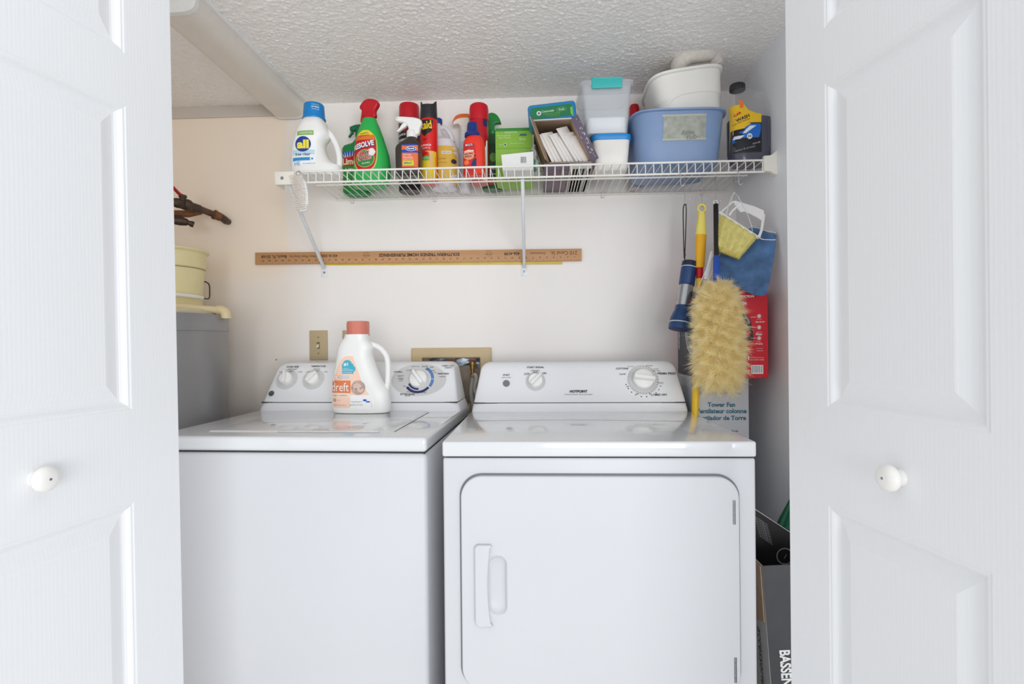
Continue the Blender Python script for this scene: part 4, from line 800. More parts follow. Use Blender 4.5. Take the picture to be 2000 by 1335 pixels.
# ---- flat things lying under the open carton
def flat(name, label, cat, x0, x1, h, m, ridges=0):
    Y = 1.705; X0, X1 = at(x0, 330, Y).x, at(x1, 330, Y).x; M = frame(((X0+X1)/2, Y, ZS)); hw = (X1-X0)/2
    b = B(); b.box(-hw, hw, 0, .262, 0, h, .001)
    if ridges:
        for i in range(ridges):
            x = -hw+2*hw*(i+.5)/ridges; b.box(x-.0036, x+.0036, -.0016, .2636, 0, h+.0008, .0006)
    o = b.build(name, m, None, 30, M); tag(o, label, cat); return o
flat('flat_carton', 'flat purple carton lying on the wires under the open box of sachets', 'box', 1063, 1111, .021, mat('carton_purple', (112, 92, 108), .5, var=.1))
flat('ridged_filter', 'flat off-white ridged pack lying beside the purple carton under the sachets', 'filter', 1112, 1156, .020, mat('filter_white', (206, 204, 196), .6, var=.12, vscale=40), 7)

# ---- sheared open carton full of sachets
Y = 1.712; z0 = ZS+.0225; P_ = lambda px, py, Y_=Y: at(px, py, Y_)
bl, br = P_(1072, 317), P_(1157, 316); tl, tr = P_(1042, 236), P_(1116, 231.5); bl.z = br.z = z0+.0005
D_ = .205
t = thing('open_carton', 'leaning open cardboard carton filled with white sachets', 'box', (bl.x, Y, z0)); o0 = Vector((bl.x, Y, z0)); loc = lambda v, dy=0: (v.x-o0.x, v.y-o0.y+dy, v.z-o0.z)
KRAFT = mat('raw_cardboard', (166, 140, 116), .7, var=.1, vscale=30); LILAC = mat('carton_lilac', (120, 108, 128), .5, var=.15, vscale=30)
def slab(b, a, c, th, dy0, dy1, mat_=0):
    a, c = Vector((a[0], 0, a[2])), Vector((c[0], 0, c[2])); d = (c-a).normalized(); n = Vector((-d.z, 0, d.x))*th
    b.hexa([(a.x, dy0, a.z), (c.x, dy0, c.z), (c.x, dy1, c.z), (a.x, dy1, a.z)], [(a.x+n.x, dy0, a.z+n.z), (c.x+n.x, dy0, c.z+n.z), (c.x+n.x, dy1, c.z+n.z), (a.x+n.x, dy1, a.z+n.z)], mat_)
A0, A1, A2, A3 = loc(bl), loc(br), loc(tr), loc(tl)
for nm, a, c in (('floor_panel', A0, A1), ('side_panel', A1, A2), ('top_panel', A2, A3), ('side_panel', A3, A0)):
    b = B(); slab(b, a, c, .0028, 0, D_); b.build(nm, KRAFT, t, 0)
b = B(); b.add([(q[0], D_-.002, q[2]) for q in (A0, A1, A2, A3)]+[(q[0], D_, q[2]) for q in (A0, A1, A2, A3)], [(0, 1, 2, 3), (4, 5, 6, 7), (0, 1, 5, 4), (1, 2, 6, 5), (2, 3, 7, 6), (3, 0, 4, 7)]); b.build('back_panel', KRAFT, t, 0)
def flap(nm, a, c, out, m, lb=None):
    b = B(); o_ = Vector(out); n = Vector((0, 0, 0)); a, c = Vector(a), Vector(c); q = (c-a).cross(o_).normalized()*.0024
    b.hexa([a, c, c+o_, a+o_], [a+q, c+q, c+o_+q, a+o_+q]); f_ = b.build(nm, m, t, 0)
    if lb: part_label(f_, lb)
    return f_
flap('flap', A0, A3, (-.013, -.030, .002), KRAFT, 'bare brown cardboard flap on the left')
f_ = flap('flap', A2, A1, (.018, -.022, .004), LILAC, 'lilac printed flap on the right')
b = B()
sd = Vector(A2)-Vector(A1)
for i in range(26):
    f = rnd.uniform(.06, .94); p = Vector(A1)+sd*f+Vector((.018, -.022, .004))*rnd.uniform(.2, .9); l_ = rnd.uniform(.004, .010); dr = (sd.normalized()*l_+Vector((rnd.uniform(-.002, .002), 0, 0)))
    nn = sd.cross(Vector((.018, -.022, .004))).normalized()*-.0030
    w_ = Vector((.0005, -.0006, 0)); b.add([p+nn-w_, p+nn+w_, p+nn+w_+dr, p+nn-w_+dr], [(0, 1, 2, 3)])
b.build('print', PWHITE, f_, 0)
flap('flap', A3, A2, (0, -.010, -.001), mat('flap_white', (224, 218, 220), .5), 'white edged top flap')
flap('flap', A0, A1, (0.002, -.012, -.004), LILAC, 'lilac front flap folded down')
# sachets
SAC = mat('sachet_paper', (236, 232, 228), .5, var=.05, vscale=20); lean = math.atan2(A3[0]-A0[0], A3[2]-A0[2])
W0 = A1[0]-A0[0]; sm = B(); sm.box(-.0011, .0011, 0, .120, 0, .082, .0008)
for z in (.004, .078): sm.box(-.0014, .0014, .001, .119, z-.001, z+.001)
s0 = None
for i in range(9):
    f = .04+.093*i; h_ = (1.2 + .08*math.sin(i*2.1)) if i != 6 else 1.5
    Mx = Matrix.Translation(o0+Vector((W0*f+.004, .003+.003*(i % 3), .0034))) @ Matrix.Rotation(lean*1.0+R(-6-i*.8), 4, 'Y') @ Matrix.Rotation(R(-52), 4, 'Z') @ Matrix.Diagonal((1, .42, h_, 1))
    if s0 is None: s0 = sm.build('sachet', [SAC], None, 30, Mx); o = s0
    else: o = s0.copy(); C.objects.link(o); o.matrix_world = Mx
    if i == 6: tag(o, 'taller white sachet sticking up among the others in the carton', 'sachet', 'white sachets in the open carton')
    else: tag(o, 'low white paper sachet filed in the open leaning carton', 'sachet', 'white sachets in the open carton')
# blue scribble printed on a sachet
# ---- wipes pack lying on the carton
Y = 1.735; k = mmpp(1080, Y); p = at(1080, 211, Y); M = frame((p.x, Y, tl.z+.0015), 0, 0, -5.0)
t = thing('wipes_pack', 'blue and green soft pack of wipes lying on top of the sachet carton', 'wipes', M)
h_ = 37*k; w_ = 94*k; b = B(); b.x = Matrix.Translation((0, .045, h_/2+.0035)); b.plate([rrect(w_, h_, .012, 0, 0, 8)], -.055, .055, .014, 0, 5)
bo = b.build('pack', mat('wipes_blue', (20, 136, 196), .25, coat=.4), t, 50)
ff_ = lambda x, z: -.0100
b = B(); b.rows([(z+.0035, a, c) for z, a, c in [(.009, -.062, .060), (.013, -.069, .066), (.034, -.070, .066), (.043, -.068, .064), (.047, -.062, .058)]], 0, .0009, ff_, 2)
b.rect(.058, .0655, .016, .040, 1, .0013, ff_, 1, 1); b.ell(-.043, .031, .0072, .0072, 2, .0013, ff_); b.ell(-.043, .031, .0048, .0048, 3, .0016, ff_); b.text('Cottonelle', -.014, .035, w=.040, mat=2, off=.0014, front=ff_, shear=.2); b.ell(.030, .036, .016, .0065, 1, .0013, ff_); b.ell(.030, .036, .015, .0056, 0, .0015, ff_); b.text('fresh', .030, .036, w=.018, mat=2, off=.0018, front=ff_)
for i in range(3): b.text('flushable wipes with aloe', -.002+i*.004, .0265-i*.005, w=.054-.010*i, mat=1, off=.0014, front=ff_)
b.build('label', [mat('wipes_green', (28, 120, 76), .4), mat('wipes_lime', (130, 190, 80), .4), PWHITE, mat('wipes_grey', (130, 130, 150), .4)], bo)

# ---- crumpled clear bag beside the carton
BAGF = mat('bag_film', (206, 214, 218), .2, var=.1, vscale=60); nodes(BAGF)[3].inputs['Alpha'].default_value = .55
Y = 1.755; p = at(1050, 330, Y); M = frame((p.x, Y, ZS)); zt = zof(1047, 285, Y); b = B(); secs = []
for i in range(12):
    f = i/11; a = .012*(1-.55*f)+.002*math.sin(i*2.3); secs.append((zt*f, -.014*f+.003*math.sin(i*1.9), .004*math.sin(i*1.3), a, .035*(1-.5*f), 2.2))
b.loft(secs, 28); b.v = [(x+.0022*math.sin(z*310+y*260), y, z) for x, y, z in b.v]
tag(b.build('plastic_bag', BAGF, None, 50, M), 'crumpled clear plastic bag squeezed beside the leaning carton', 'bag')

# ---- white tub with blue lid, clear bin on it
Y = 1.775; k = mmpp(1192, 1.72); p = at(1194, 300, 1.72); M = frame((p.x+.002, Y, ZS)); t = thing('food_tub', 'white plastic tub with bright blue lid under the clear bin', 'tub', M)
zl = zof(1190, 271, 1.72); zl2 = zof(1190, 261, 1.72); secs = [(0, 0, 0, .047, .047, 6), (.004, 0, 0, .051, .050, 6), (zl*.6, 0, 0, .0565, .053, 6), (zl, 0, 0, .060, .055, 6)]
b = B(); b.loft(secs, 56); b.build('tub', mat('tub_cream', (236, 232, 226), .35), t)
b = B(); b.loft([(zl-.002, 0, 0, .0625, .0575, 6), (zl+.001, 0, 0, .0645, .059, 6), (zl2-.003, 0, 0, .064, .059, 6), (zl2, 0, 0, .061, .056, 6), (zl2, 0, 0, .055, .05, 6), (zl2-.002, 0, 0, .053, .048, 6)], 56); b.build('lid', mat('lid_blue', (24, 136, 210), .35), t)
zB = ZS+zl2+.0005
CLR = mat('clear_plastic', (226, 232, 238), .12, var=.01, spec=.5); nodes(CLR)[3].inputs['Alpha'].default_value = .30; TEAL = mat('latch_teal', (64, 188, 186), .35)
Yc = 1.80; k = mmpp(1188, 1.71); p = at(1188, 210, 1.71); M = frame((p.x-.004, Yc, zB)); t = thing('storage_bin', 'clear plastic storage bin with teal latch on top of the blue-lidded tub', 'bin', M)
H_ = at(1190, 156, 1.71).z-zB; a0, a1 = 41.5*k, 50*k; outer = [(0, a0, .080), (.004, a0+.0015, .083), (H_*.5, (a0+a1)/2, .088), (H_-.014, a1, .0925)]
b = B(); S_ = [(z, 0, 0, a, d, 9) for z, a, d in outer]; I_ = [(max(z, .0022), 0, 0, a-.0022, d-.0022, 9) for z, a, d in outer]
b.loft(S_, 72, 0, True, False); b.loft(list(reversed([(S_[-1][0], 0, 0, I_[-1][3], I_[-1][4], 9)]+list(reversed(I_[:-1])))), 72, 0, True, False)
b.build('bin', CLR, t)
b = B(); b.loft([(H_-.017, 0, 0, a1+.003, .0955, 9), (H_-.013, 0, 0, a1+.006, .098, 9), (H_-.003, 0, 0, a1+.006, .098, 9), (H_, 0, 0, a1+.0035, .096, 9)], 72); b.build('lid', CLR, t)
b = B(); b.box(-30*k, 29*k, -.1035, -.097, H_-.031, H_+.001, .003, 0, 3); b.box(-30*k, 29*k, -.1035, -.085, H_-.001, H_+.003, .0015); b.build('latch', TEAL, t)
Zc = (258-226)*k; b = B(); b.loft([(.0032, 0, 0, a0-.004, .078, 9), (Zc*.5, 0, 0, a0-.0032, .079, 9), (Zc, 0, 0, a0-.0028, .08, 9), (Zc+.001, 0, 0, a0-.004, .078, 9)], 64)
tag(b.build('white_cloth', mat('bin_white', (244, 244, 244), .7, var=.03), None, 40, M.copy()), 'folded white cloth filling the bottom of the clear bin', 'cloth')

# ---- red-capped bottle peeking between clear bin and blue basin
Y = 1.962; p = at(1239, 225, Y); M = frame((p.x, Y, ZS)); zt = zof(1240, 204, Y); t = thing('bottle', 'bottle with round red cap peeking out between clear bin and blue basin', 'bottle', M)
b = B(); b.lathe([(.020, 0), (.023, .003), (.023, zt*.65), (.014, zt*.78), (.0125, zt*.82), (0, zt*.82)], 28); b.build('bottle', mat('bottle_dull', (190, 186, 190), .4), t); b = B(); b.lathe([(.0165, zt*.78), (.0175, zt*.80), (.0175, zt-.012), (.014, zt-.003), (.006, zt), (0, zt)], 28); b.build('cap', REDP, t)

# ---- blue basin with a taped paper label
Yf = 1.672; k = mmpp(1335, Yf); hd = .130; p = at(1333, 300, Yf); M = frame((p.x, Yf+hd, ZS)); zr = zof(1330, 212, Yf); t = thing('dish_basin', 'blue plastic basin with a taped paper label on its front', 'basin', M)
BLUEB = mat('basin_blue', (124, 148, 186), .42, var=.03); prof = [(0, .118, .104, 5), (.004, .124, .110, 5), (.012, .127, .114, 5), (zr*.5, .1345, .122, 5), (zr-.006, .142, .129, 5), (zr-.004, .150, .136, 5), (zr, .151, .137, 5), (zr+.0015, .149, .135, 5)]
b = B(); b.loft([(z, 0, 0, a, d, e) for z, a, d, e in prof]+[(zr+.001, 0, 0, .140, .126, 5), (zr*.5, 0, 0, .131, .118, 5), (.006, 0, 0, .122, .108, 5)], 80)
bo = b.build('basin', BLUEB, t, 40); fr = front_of([(z, 0, 0, a, d, e) for z, a, d, e in prof[:5]])
KX = lambda x: at(x, 250, Yf).x-p.x; kz = lambda y: zof(1338, y, Yf)
b = B(); b.rows([(kz(272), KX(1295.5), KX(1379)), (kz(247), KX(1296.5), KX(1380)), (kz(222), KX(1297), KX(1380.5))], 0, .0009, fr, 12); b.rows([(kz(271), KX(1294), KX(1381)), (kz(268), KX(1294), KX(1381))], 1, .0012, fr, 12); b.rows([(kz(226), KX(1294), KX(1381)), (kz(222.5), KX(1294), KX(1381))], 1, .0012, fr, 12)
b.text('Rinse', KX(1345), kz(257), w=24*k, mat=2, off=.0015, front=fr, rot=4, shear=.3); b.text('tub', KX(1352), kz(265), w=20*k, mat=2, off=.0015, front=fr, rot=2, shear=.3)
LBL = mat('faded_paper', (166, 170, 160), .6, var=.25, vscale=55); b.build('label', [LBL, mat('tape', (176, 180, 170), .35), mat('faded_ink', (118, 124, 116), .6)], bo)

# ---- white dish tub nested in it, towel on top
Yf = 1.70; k = mmpp(1355, Yf); c0 = at(1357, 170, Yf); hd = .105; H_ = .135
M = Matrix.Translation((c0.x+.002, Yf+hd, at(1357, 209, Yf).z-.012)) @ Matrix.Rotation(R(-7), 4, 'Y') @ Matrix.Rotation(R(-4), 4, 'X')
t = thing('dish_tub', 'white plastic dish tub tilted inside the blue basin', 'tub', M); WT = mat('tub_white', (236, 234, 228), .38, var=.02)
prof = [(-.03, .085, .075, 4), (-.026, .094, .083, 4), (.02, .1005, .089, 4), (.046, .103, .092, 4), (.050, .106, .095, 4), (.055, .107, .096, 4), (H_-.010, .114, .103, 4), (H_-.008, .121, .110, 4), (H_-.001, .122, .111, 4), (H_+.001, .119, .108, 4)]
b = B(); b.loft([(z, 0, 0, a, d, e) for z, a, d, e in prof]+[(H_, 0, 0, .112, .101, 4), (0, 0, 0, .097, .086, 4)], 80); b.build('tub', WT, t, 40)
fr = front_of([(z, 0, 0, a, d, e) for z, a, d, e in prof[:8]]); rp = []
for px, py in catmull([(1306, 205), (1313, 196), (1325, 189), (1342, 184.5), (1365, 181), (1388, 179), (1408, 178)], 4, False):
    x, z = hit(px, py, M @ Matrix.Translation((0, -.09, 0))); rp.append((x, fr(x, z)-.0004, z))
b = B(); b.tube(rp, .0016, 8); b.build('rib', WT, t)
TW = mat('terry_towel', (222, 214, 206), .9, var=.10, vscale=70, bump=.45, bscale=420, sheen=.3)
pts = [at(1325, 136, 1.76), at(1330, 121, 1.745), at(1345, 110, 1.735), at(1363, 106, 1.73), at(1382, 103, 1.735), at(1392, 105, 1.745), at(1397, 124, 1.76)]
cm = catmull([tuple(q) for q in pts], 6, False); b = B(); n_ = len(cm); b.tube(cm, [.0255+.0016*math.sin(i*.35) for i in range(n_)], 28)
b.tube([(x+.006, y+.03, z-.006) for x, y, z in cm[2:]], [.0245+.0016*math.sin(i*.3+1) for i in range(n_-2)], 28)
tag(b.build('towel', TW, None, 60), 'beige terry towel rolled up on top of the white dish tub', 'towel')

# ---- blue car wash jug
JCL = mat('jug_clear', (222, 218, 216), .12, var=.02); nodes(JCL)[3].inputs['Alpha'].default_value = .09
Y = 1.722; k = mmpp(1465, Y); p = at(1464, 270, Y); M = frame((p.x, Y, ZS)); t = thing('car_wash_jug', 'clear jug of dark blue car wash with black cap at the right shelf end', 'jug', M); kz = lambda y: zof(1465, y, Y); KX = lambda x: at(x, 270, Y).x-p.x
secs = []
for (y, l, r, d) in [(318, 1428, 1497, .040), (314, 1423, 1501, .043), (300, 1421, 1503, .044), (262, 1421, 1503, .044), (236, 1421, 1503, .044), (214, 1422, 1502, .043), (200, 1425, 1497, .041), (188, 1428, 1488, .036), (180, 1430, 1474, .026), (174, 1430, 1455, .018), (170, 1430, 1453, .017)]:
    secs.append((max(0, kz(y)), (KX(l)+KX(r))/2, 0, (KX(r)-KX(l))/2, d, 3.2 if y > 190 else 2.4))
secs[0] = (0,)+secs[0][1:]
b = B(); b.loft(secs, 56); b.build('bottle', JCL, t, 40)
b = B(); S_ = [s_ for s_ in secs if s_[0] <= kz(234)+.001]; b.loft([(max(.002, z), cx, cy, a-.003, d-.003, e) for z, cx, cy, a, d, e in S_], 56)
part_label(b.build('liquid', mat('wash_blue', (22, 30, 66), .25, coat=.3), t, 40), 'dark blue liquid')
hpts = catmull([(KX(1475), 0, kz(187)), (KX(1490), 0, kz(184)), (KX(1499), 0, kz(196)), (KX(1500), 0, kz(214))], 6, False)
b = B(); b.tube(hpts, .010, 14); b.build('handle', MATS['jug_clear'], t)
b = B(); b.lathe([(.0225, 0), (.0235, .002), (.0225, .017), (.020, .020), (0, .020)], 40, 0, (KX(1441), 0, kz(177)), .03, 1); b.build('cap', BLACK, t)
fr = front_of(secs); b = B(); xl = KX(1421.5)
b.rows([(kz(306), xl, KX(1476)), (kz(265), xl, KX(1476)), (kz(233.5), xl, KX(1476)), (kz(232), xl, KX(1466)), (kz(226), xl, KX(1452)), (kz(214), xl, KX(1443))], 0, .0005, fr, 14)
b.rows([(kz(306), xl, KX(1476)), (kz(288), xl, KX(1476)), (kz(262), xl+.001, KX(1476)), (kz(250), KX(1452), KX(1476))], 1, .0009, fr, 14)
b.rows([(kz(286), KX(1424), KX(1434)), (kz(278), KX(1424), KX(1471)), (kz(268), KX(1434), KX(1474)), (kz(258), KX(1446), KX(1475)), (kz(252), KX(1456), KX(1474))], 2, .0013, fr, 12)
b.rows([(kz(270), KX(1440), KX(1446)), (kz(263), KX(1446), KX(1456)), (kz(256), KX(1454), KX(1466))], 3, .0017, fr, 6); b.rows([(kz(280), KX(1424), KX(1436)), (kz(274), KX(1426), KX(1444))], 3, .0017, fr, 6)
b.text('WASH', KX(1441), kz(240.5), w=25*k, mat=4, off=.0011, front=fr, rot=20, bold=.03); b.text('CAR', KX(1432), kz(232), w=13*k, mat=5, off=.0011, front=fr, rot=28, bold=.05); b.text('rich foam formula', KX(1439), kz(247), w=30*k, mat=4, off=.0011, front=fr, rot=18); b.ell(KX(1453), kz(276), 5*k, 5.5*k, 3, .0016, fr); b.text('2X', KX(1453), kz(276), w=7*k, mat=1, off=.002, front=fr, bold=.03)
b.rows([(kz(221), KX(1436), KX(1442)), (kz(214), KX(1436), KX(1443)), (kz(205), KX(1434), KX(1440))], 6, .0009, fr, 4); b.text('64 FL OZ', KX(1466), kz(289), w=14*k, mat=3, off=.0012, front=fr, rot=14); b.text('shine & protect', KX(1446), kz(299), w=36*k, mat=7, off=.0012, front=fr, rot=12)
b.build('label', [mat('wash_yellow', (232, 186, 28), .4), mat('wash_black', (26, 26, 34), .35), mat('wash_carblue', (24, 104, 196), .35), mat('wash_chrome', (220, 228, 236), .35), INK, REDPR, ORANGEP, GREYINK], t)
# ================================================================ corner behind the dryer: two boxes
XB = .481; M = frame((XB, 1.704, 0)); FW_ = .173; FH = at(1400, 737, 1.70).z
t = thing('tower_fan_box', 'tall silver tower fan box standing upright in the corner right of the dryer', 'box', M)
FANB = mat('fan_box_silver', (196, 198, 202), .45, var=.04); b = B(); b.box(0, FW_, 0, .24, 0, FH, .0012, 0, 1); bo = b.build('carton', FANB, t, 0)
b = B(); k = mmpp(1408, 1.70)
def fx(px, py): p = at(px, py, 1.70); return p.x-XB, p.z
TEALI = mat('fan_teal', (36, 104, 130), .5); FGREY = mat('fan_grey', (120, 140, 158), .5)
for (s_, px, py, w_, m_, bd) in (('COOL BREEZE SHADE', 1397, 752, 92, 2, .02), ('101,6 cm / 40 in / 40 po', 1407, 768, 84, 1, 0), ('Tower Fan', 1409.5, 790, 53, 0, .03), ('Ventilateur colonne', 1409, 802.5, 98, 0, .03), ('Ventilador de Torre', 1408, 816, 98, 0, .03), ('FOR INDOOR USE', 1425, 842, 34, 3, .02)):
    x, z = fx(px, py); b.text(s_, x, z, w=w_*k, mat=m_, off=.0008, bold=bd)
for s_, z in (('CE', FH-.03), ('UL', FH-.055)): b.text(s_, FW_*.06, z, h=.007, mat=1, off=.0008)
b.build('print', [TEALI, FGREY, mat('fan_slate', (120, 140, 156), .45), INK], bo, 0)
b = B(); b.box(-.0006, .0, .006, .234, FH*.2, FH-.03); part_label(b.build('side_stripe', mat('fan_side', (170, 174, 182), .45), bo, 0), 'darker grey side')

YR = 1.645; XRB = at(1376, 640, YR).x; XRR = at(1500, 640, YR).x; zr0, zr1 = FH+.001, at(1490, 561, YR).z
M = frame((XRB, YR, zr0)); t = thing('vacuum_box', 'red and dark grey hand vacuum box on top of the tower fan box', 'box', M); w_ = XRR-XRB; h_ = zr1-zr0
b = B(); b.box(0, w_, 0, .31, 0, h_, .001, 0, 1)
b.m = [1 if (sum(b.v[i][0] for i in f)/len(f) < .0008) else 0 for f in b.f]
RB = mat('box_red', (206, 16, 40), .4); DB = mat('box_darkgrey', (74, 76, 84), .45, var=.1); bo = b.build('carton', [RB, DB], t, 0)
k = mmpp(1470, YR); fx = lambda px, py: (at(px, py, YR).x-XRB, at(px, py, YR).z-zr0)
b = B()
for (s_, px, py, ww, bd) in (('VERSATILE SUCTION', 1444, 578.5, 56, .04), ('CLEANER ZN', 1436, 592, 42, .05), ('Easy empty', 1483, 623, 9, 0), ('dust bowl', 1484, 628, 17, .01), ('Dual action', 1483, 648, 9, 0), ('filter', 1482.5, 652, 13, .01), ('Compact', 1482, 667, 8, 0), ('charging', 1482, 671, 14, .01), ('Scan for more', 1483, 680, 12, 0), ('product info', 1484, 684.5, 12, 0), ('Manufacturer warranty', 1479, 698, 24, 0), ('see inside for details', 1479, 702, 26, 0)):
    x, z = fx(px, py); b.text(s_, x, z, w=ww*k, mat=0, off=.0008, bold=bd)
for y0 in (619, 639, 660):
    x0, z0 = fx(1466, y0); x1, _ = fx(1477, y0); b.rect(x0, x1, z0-.0005, z0+.0005, 0, .0008, None, 1, 1)
for y0 in (617, 639, 660):
    x, z = fx(1482.5, y0); b.ring(x, z, .0045, .0058, 0, 360, 0, .0008, None, 20); b.rect(x-.0022, x+.0022, z-.003, z+.003, 0, .0009, None, 1, 1)
x0, z1_ = fx(1467, 712.5); x1, z0_ = fx(1490.5, 729.5); b.rect(x0, x1, z0_, z1_, 0, .0007, None, 1, 1)
n_ = 24
for i in range(n_):
    if i % 5 != 4: xx = x0+.002+(x1-x0-.004)*i/n_; b.rect(xx, xx+.0006+.0006*((i*5) % 3)/2, z0_+.003, z1_-.002, 1, .0010, None, 1, 1)
x, z = fx(1462.5, 724); b.ring(x, z, .0028, .0042, 0, 360, 0, .0008, None, 20); x, z = fx(1462, 698.5); b.rect(x-.002, x+.002, z-.005, z+.005, 0, .0008, None, 1, 1)
# picture of the vacuum
vp = [(1449, 612), (1453, 611), (1458, 614), (1463, 621), (1467, 630), (1469, 640), (1471, 654), (1471, 665), (1458, 665.5), (1450, 664), (1440, 664), (1438, 620)]
pv = [fx(px, py) for px, py in vp]; o_ = len(pv); b.add([(x, -.0007, z) for x, z in pv], [tuple(range(o_))], 2)
pv = [fx(px, py) for px, py in ((1453, 612.5), (1457, 615), (1462, 622), (1465, 630), (1462.5, 633), (1459, 624), (1455, 618))]; b.add([(x, -.0010, z) for x, z in pv], [tuple(range(len(pv)))], 3)
pv = [fx(px, py) for px, py in ((1464, 645), (1466, 648), (1464, 656), (1456, 658), (1450, 660), (1453, 655))]; b.add([(x, -.0010, z) for x, z in pv], [tuple(range(len(pv)))], 4)
b.build('print', [PWHITE, GREYINK, mat('vac_black', (30, 30, 34), .4), mat('vac_grey', (150, 152, 158), .4), REDPR], bo, 0)
b = B(); vv, ff, d = textmesh('dustbuster', .02); s_ = .085/d[0]
b.add([(-.0008, .31-.016-y*s_*1.3-.006, h_*.46-x*s_) for x, y in vv], ff, 0)
def side_ring(cy, cz, r0, r1, a0, a1, m):
    vs_ = []
    for q in range(21):
        a = R(a0+(a1-a0)*q/20)
        for r in (r0, r1): vs_.append((-.0008, cy-r*math.cos(a), cz+r*math.sin(a)))
    b.add(vs_, [(2*q, 2*q+1, 2*q+3, 2*q+2) for q in range(20)], m)
side_ring(.13, .15, .052, .074, 100, 300, 1); side_ring(.13, .15, .02, .045, 0, 360, 2); side_ring(.13, .15, .076, .080, 60, 290, 0)
b.build('side_print', [PWHITE, GREYINK, BLACK], bo, 0)

# ================================================================ hooks and what hangs from them
HKM = mat('hook_steel', (196, 192, 190), .3, metal=.9)
HOOKS = []
def s_hook(label, px, ytop, ybot, Y, side=1):
    a, c = at(px, ytop, Y), at(px+1, ybot, Y); X, z0, z1 = a.x, c.z, a.z; g = 'S-hooks on the shelf wire'
    M = Matrix.Translation((X, Y, z0)); H = z1-z0
    up = [(0, .007, H-.012), (0, .007, H-.004), (0, .0045, H+.0005), (0, 0, H+.002), (0, -.0045, H-.001), (0, -.0055, H-.007)]
    lo = [(-.001, -.0055, .014), (-.002, -.006, .005), (0, -.009, 0), (.003, -.014, .002), (.008, -.019, .013), (.012, -.021, .023)]
    b = B(); b.tube(catmull(up+[(0, -.0055, H*.5)]+lo, 5, False), .0013, 8)
    o = b.build('s_hook', HKM, None, 60, M); tag(o, label, 'hook', g); return o
YH = 1.7925
s_hook('steel S-hook holding the blue flashlight cord', 1337, 347, 402, YH)
s_hook('steel S-hook holding the yellow handle', 1370, 346.5, 405, YH)
s_hook('steel S-hook holding the white-ringed duster handle', 1397, 346, 404.5, YH)
s_hook('steel S-hook at the right, holding the white paint edger frame', 1433, 345.5, 398, YH)
for px, lb in ((1328, 'short wire hook on the front rail above the flashlight'), (1441, 'short wire hook on the front rail above the paint edger')):
    a = at(px, 330, SY0-.004); b = B(); H = .034
    b.tube(catmull([(0, .006, -.006), (0, .005, .002), (0, 0, .0045), (0, -.0055, .0), (0, -.006, -.014), (.001, -.006, -H), (.006, -.007, -H-.006), (.010, -.008, -H-.001)], 5, False), .0012, 8)
    tag(b.build('wire_hook', HKM, None, 60, Matrix.Translation((a.x, SY0-.003, SZ-LIP+.0)) ), lb, 'hook', 'short wire hooks on the front rail')

# flashlight on its cord
tp, bt = at(1347.5, 511, 1.765), at(1328, 644, 1.735); ln = (tp-bt).length; M = axis_frame(bt, tp); k = mmpp(1335, 1.75)
t = thing('flashlight', 'blue and silver flashlight hanging head down by a black cord', 'flashlight', M)
FBL = mat('torch_blue', (32, 66, 116), .4); Lz = lambda f: ln*f
b = B(); b.lathe([(0, .0), (.030, 0), (.0355, .0005), (.0365, .004), (.0365, .020), (.0355, .022), (.0365, .024), (.0345, .037), (.030, .052), (.0255, .062), (.0245, Lz(.345)), (.022, Lz(.35))], 48); b.build('head', FBL, t)
b = B(); b.lathe([(.0362, .0205), (.0370, .021), (.0370, .0235), (.0362, .024)], 48); part_label(b.build('ring', mat('torch_ring', (206, 218, 226), .4), t), 'pale ring'); b = B(); b.lathe([(.0246, ln-.021), (.0252, ln-.0205), (.0252, ln-.0185), (.0246, ln-.018)], 48); part_label(b.build('ring', mat('torch_ring', (206, 218, 226), .4), t), 'pale ring')
b = B(); b.lathe([(.022, Lz(.33)), (.022, Lz(.66))], 40); b.build('barrel', mat('torch_silver', (176, 178, 182), .22, metal=.85), t)
b = B(); b.lathe([(.022, Lz(.645)), (.0235, Lz(.65)), (.0245, Lz(.66)), (.0248, ln-.021), (.0248, ln-.019), (.0245, ln-.003), (.0225, ln), (0, ln)], 44); b.m = [1 if sum(b.v[i][2] for i in f)/len(f) > ln-.019 else 0 for f in b.f]; b.build('tail_cap', [FBL, mat('torch_navy', (34, 44, 66), .45)], t)
b = B(); b.box(.014, .028, -.014, -.004, Lz(.36), Lz(.36)+.034, .004, 0, 3); sw = b.build('switch_housing', mat('torch_switch', (36, 44, 58), .4), t)
b = B(); b.lathe([(0, -.0), (.0052, 0), (.0048, .003), (0, .004)], 20); b.v = [(x+.022, -.014-z, y+Lz(.36)+.018) for x, y, z in b.v]; part_label(b.build('switch_button', mat('coral_button', (222, 92, 92), .4), sw), 'coral red button')
Ti = M.inverted(); c0 = [at(1337.5, 398, 1.776), at(1334.5, 408, 1.775), at(1334.8, 450, 1.772), at(1336.3, 500, 1.77)]; c1 = [at(1337.5, 498, 1.77), at(1339.3, 450, 1.772), at(1340.3, 408, 1.775), at(1338.5, 398, 1.776)]
b = B(); b.tube([Ti @ Vector(q) for q in catmull([tuple(q) for q in c0+[at(1337, 504, 1.77)]], 6, False)], .0017, 6); b.tube([Ti @ Vector(q) for q in catmull([tuple(q) for q in [at(1337, 504, 1.77)]+c1], 6, False)], .0017, 6)
b.tube([Ti @ at(1337, 500, 1.77), Ti @ at(1338, 514, 1.767)], .0016, 6); b.lathe([(0, -.006), (.0028, -.005), (.0030, .005), (0, .006)], 10, 0, tuple(Ti @ at(1337.2, 499, 1.769))); b.build('cord', mat('cord_black', (40, 38, 42), .6), t)

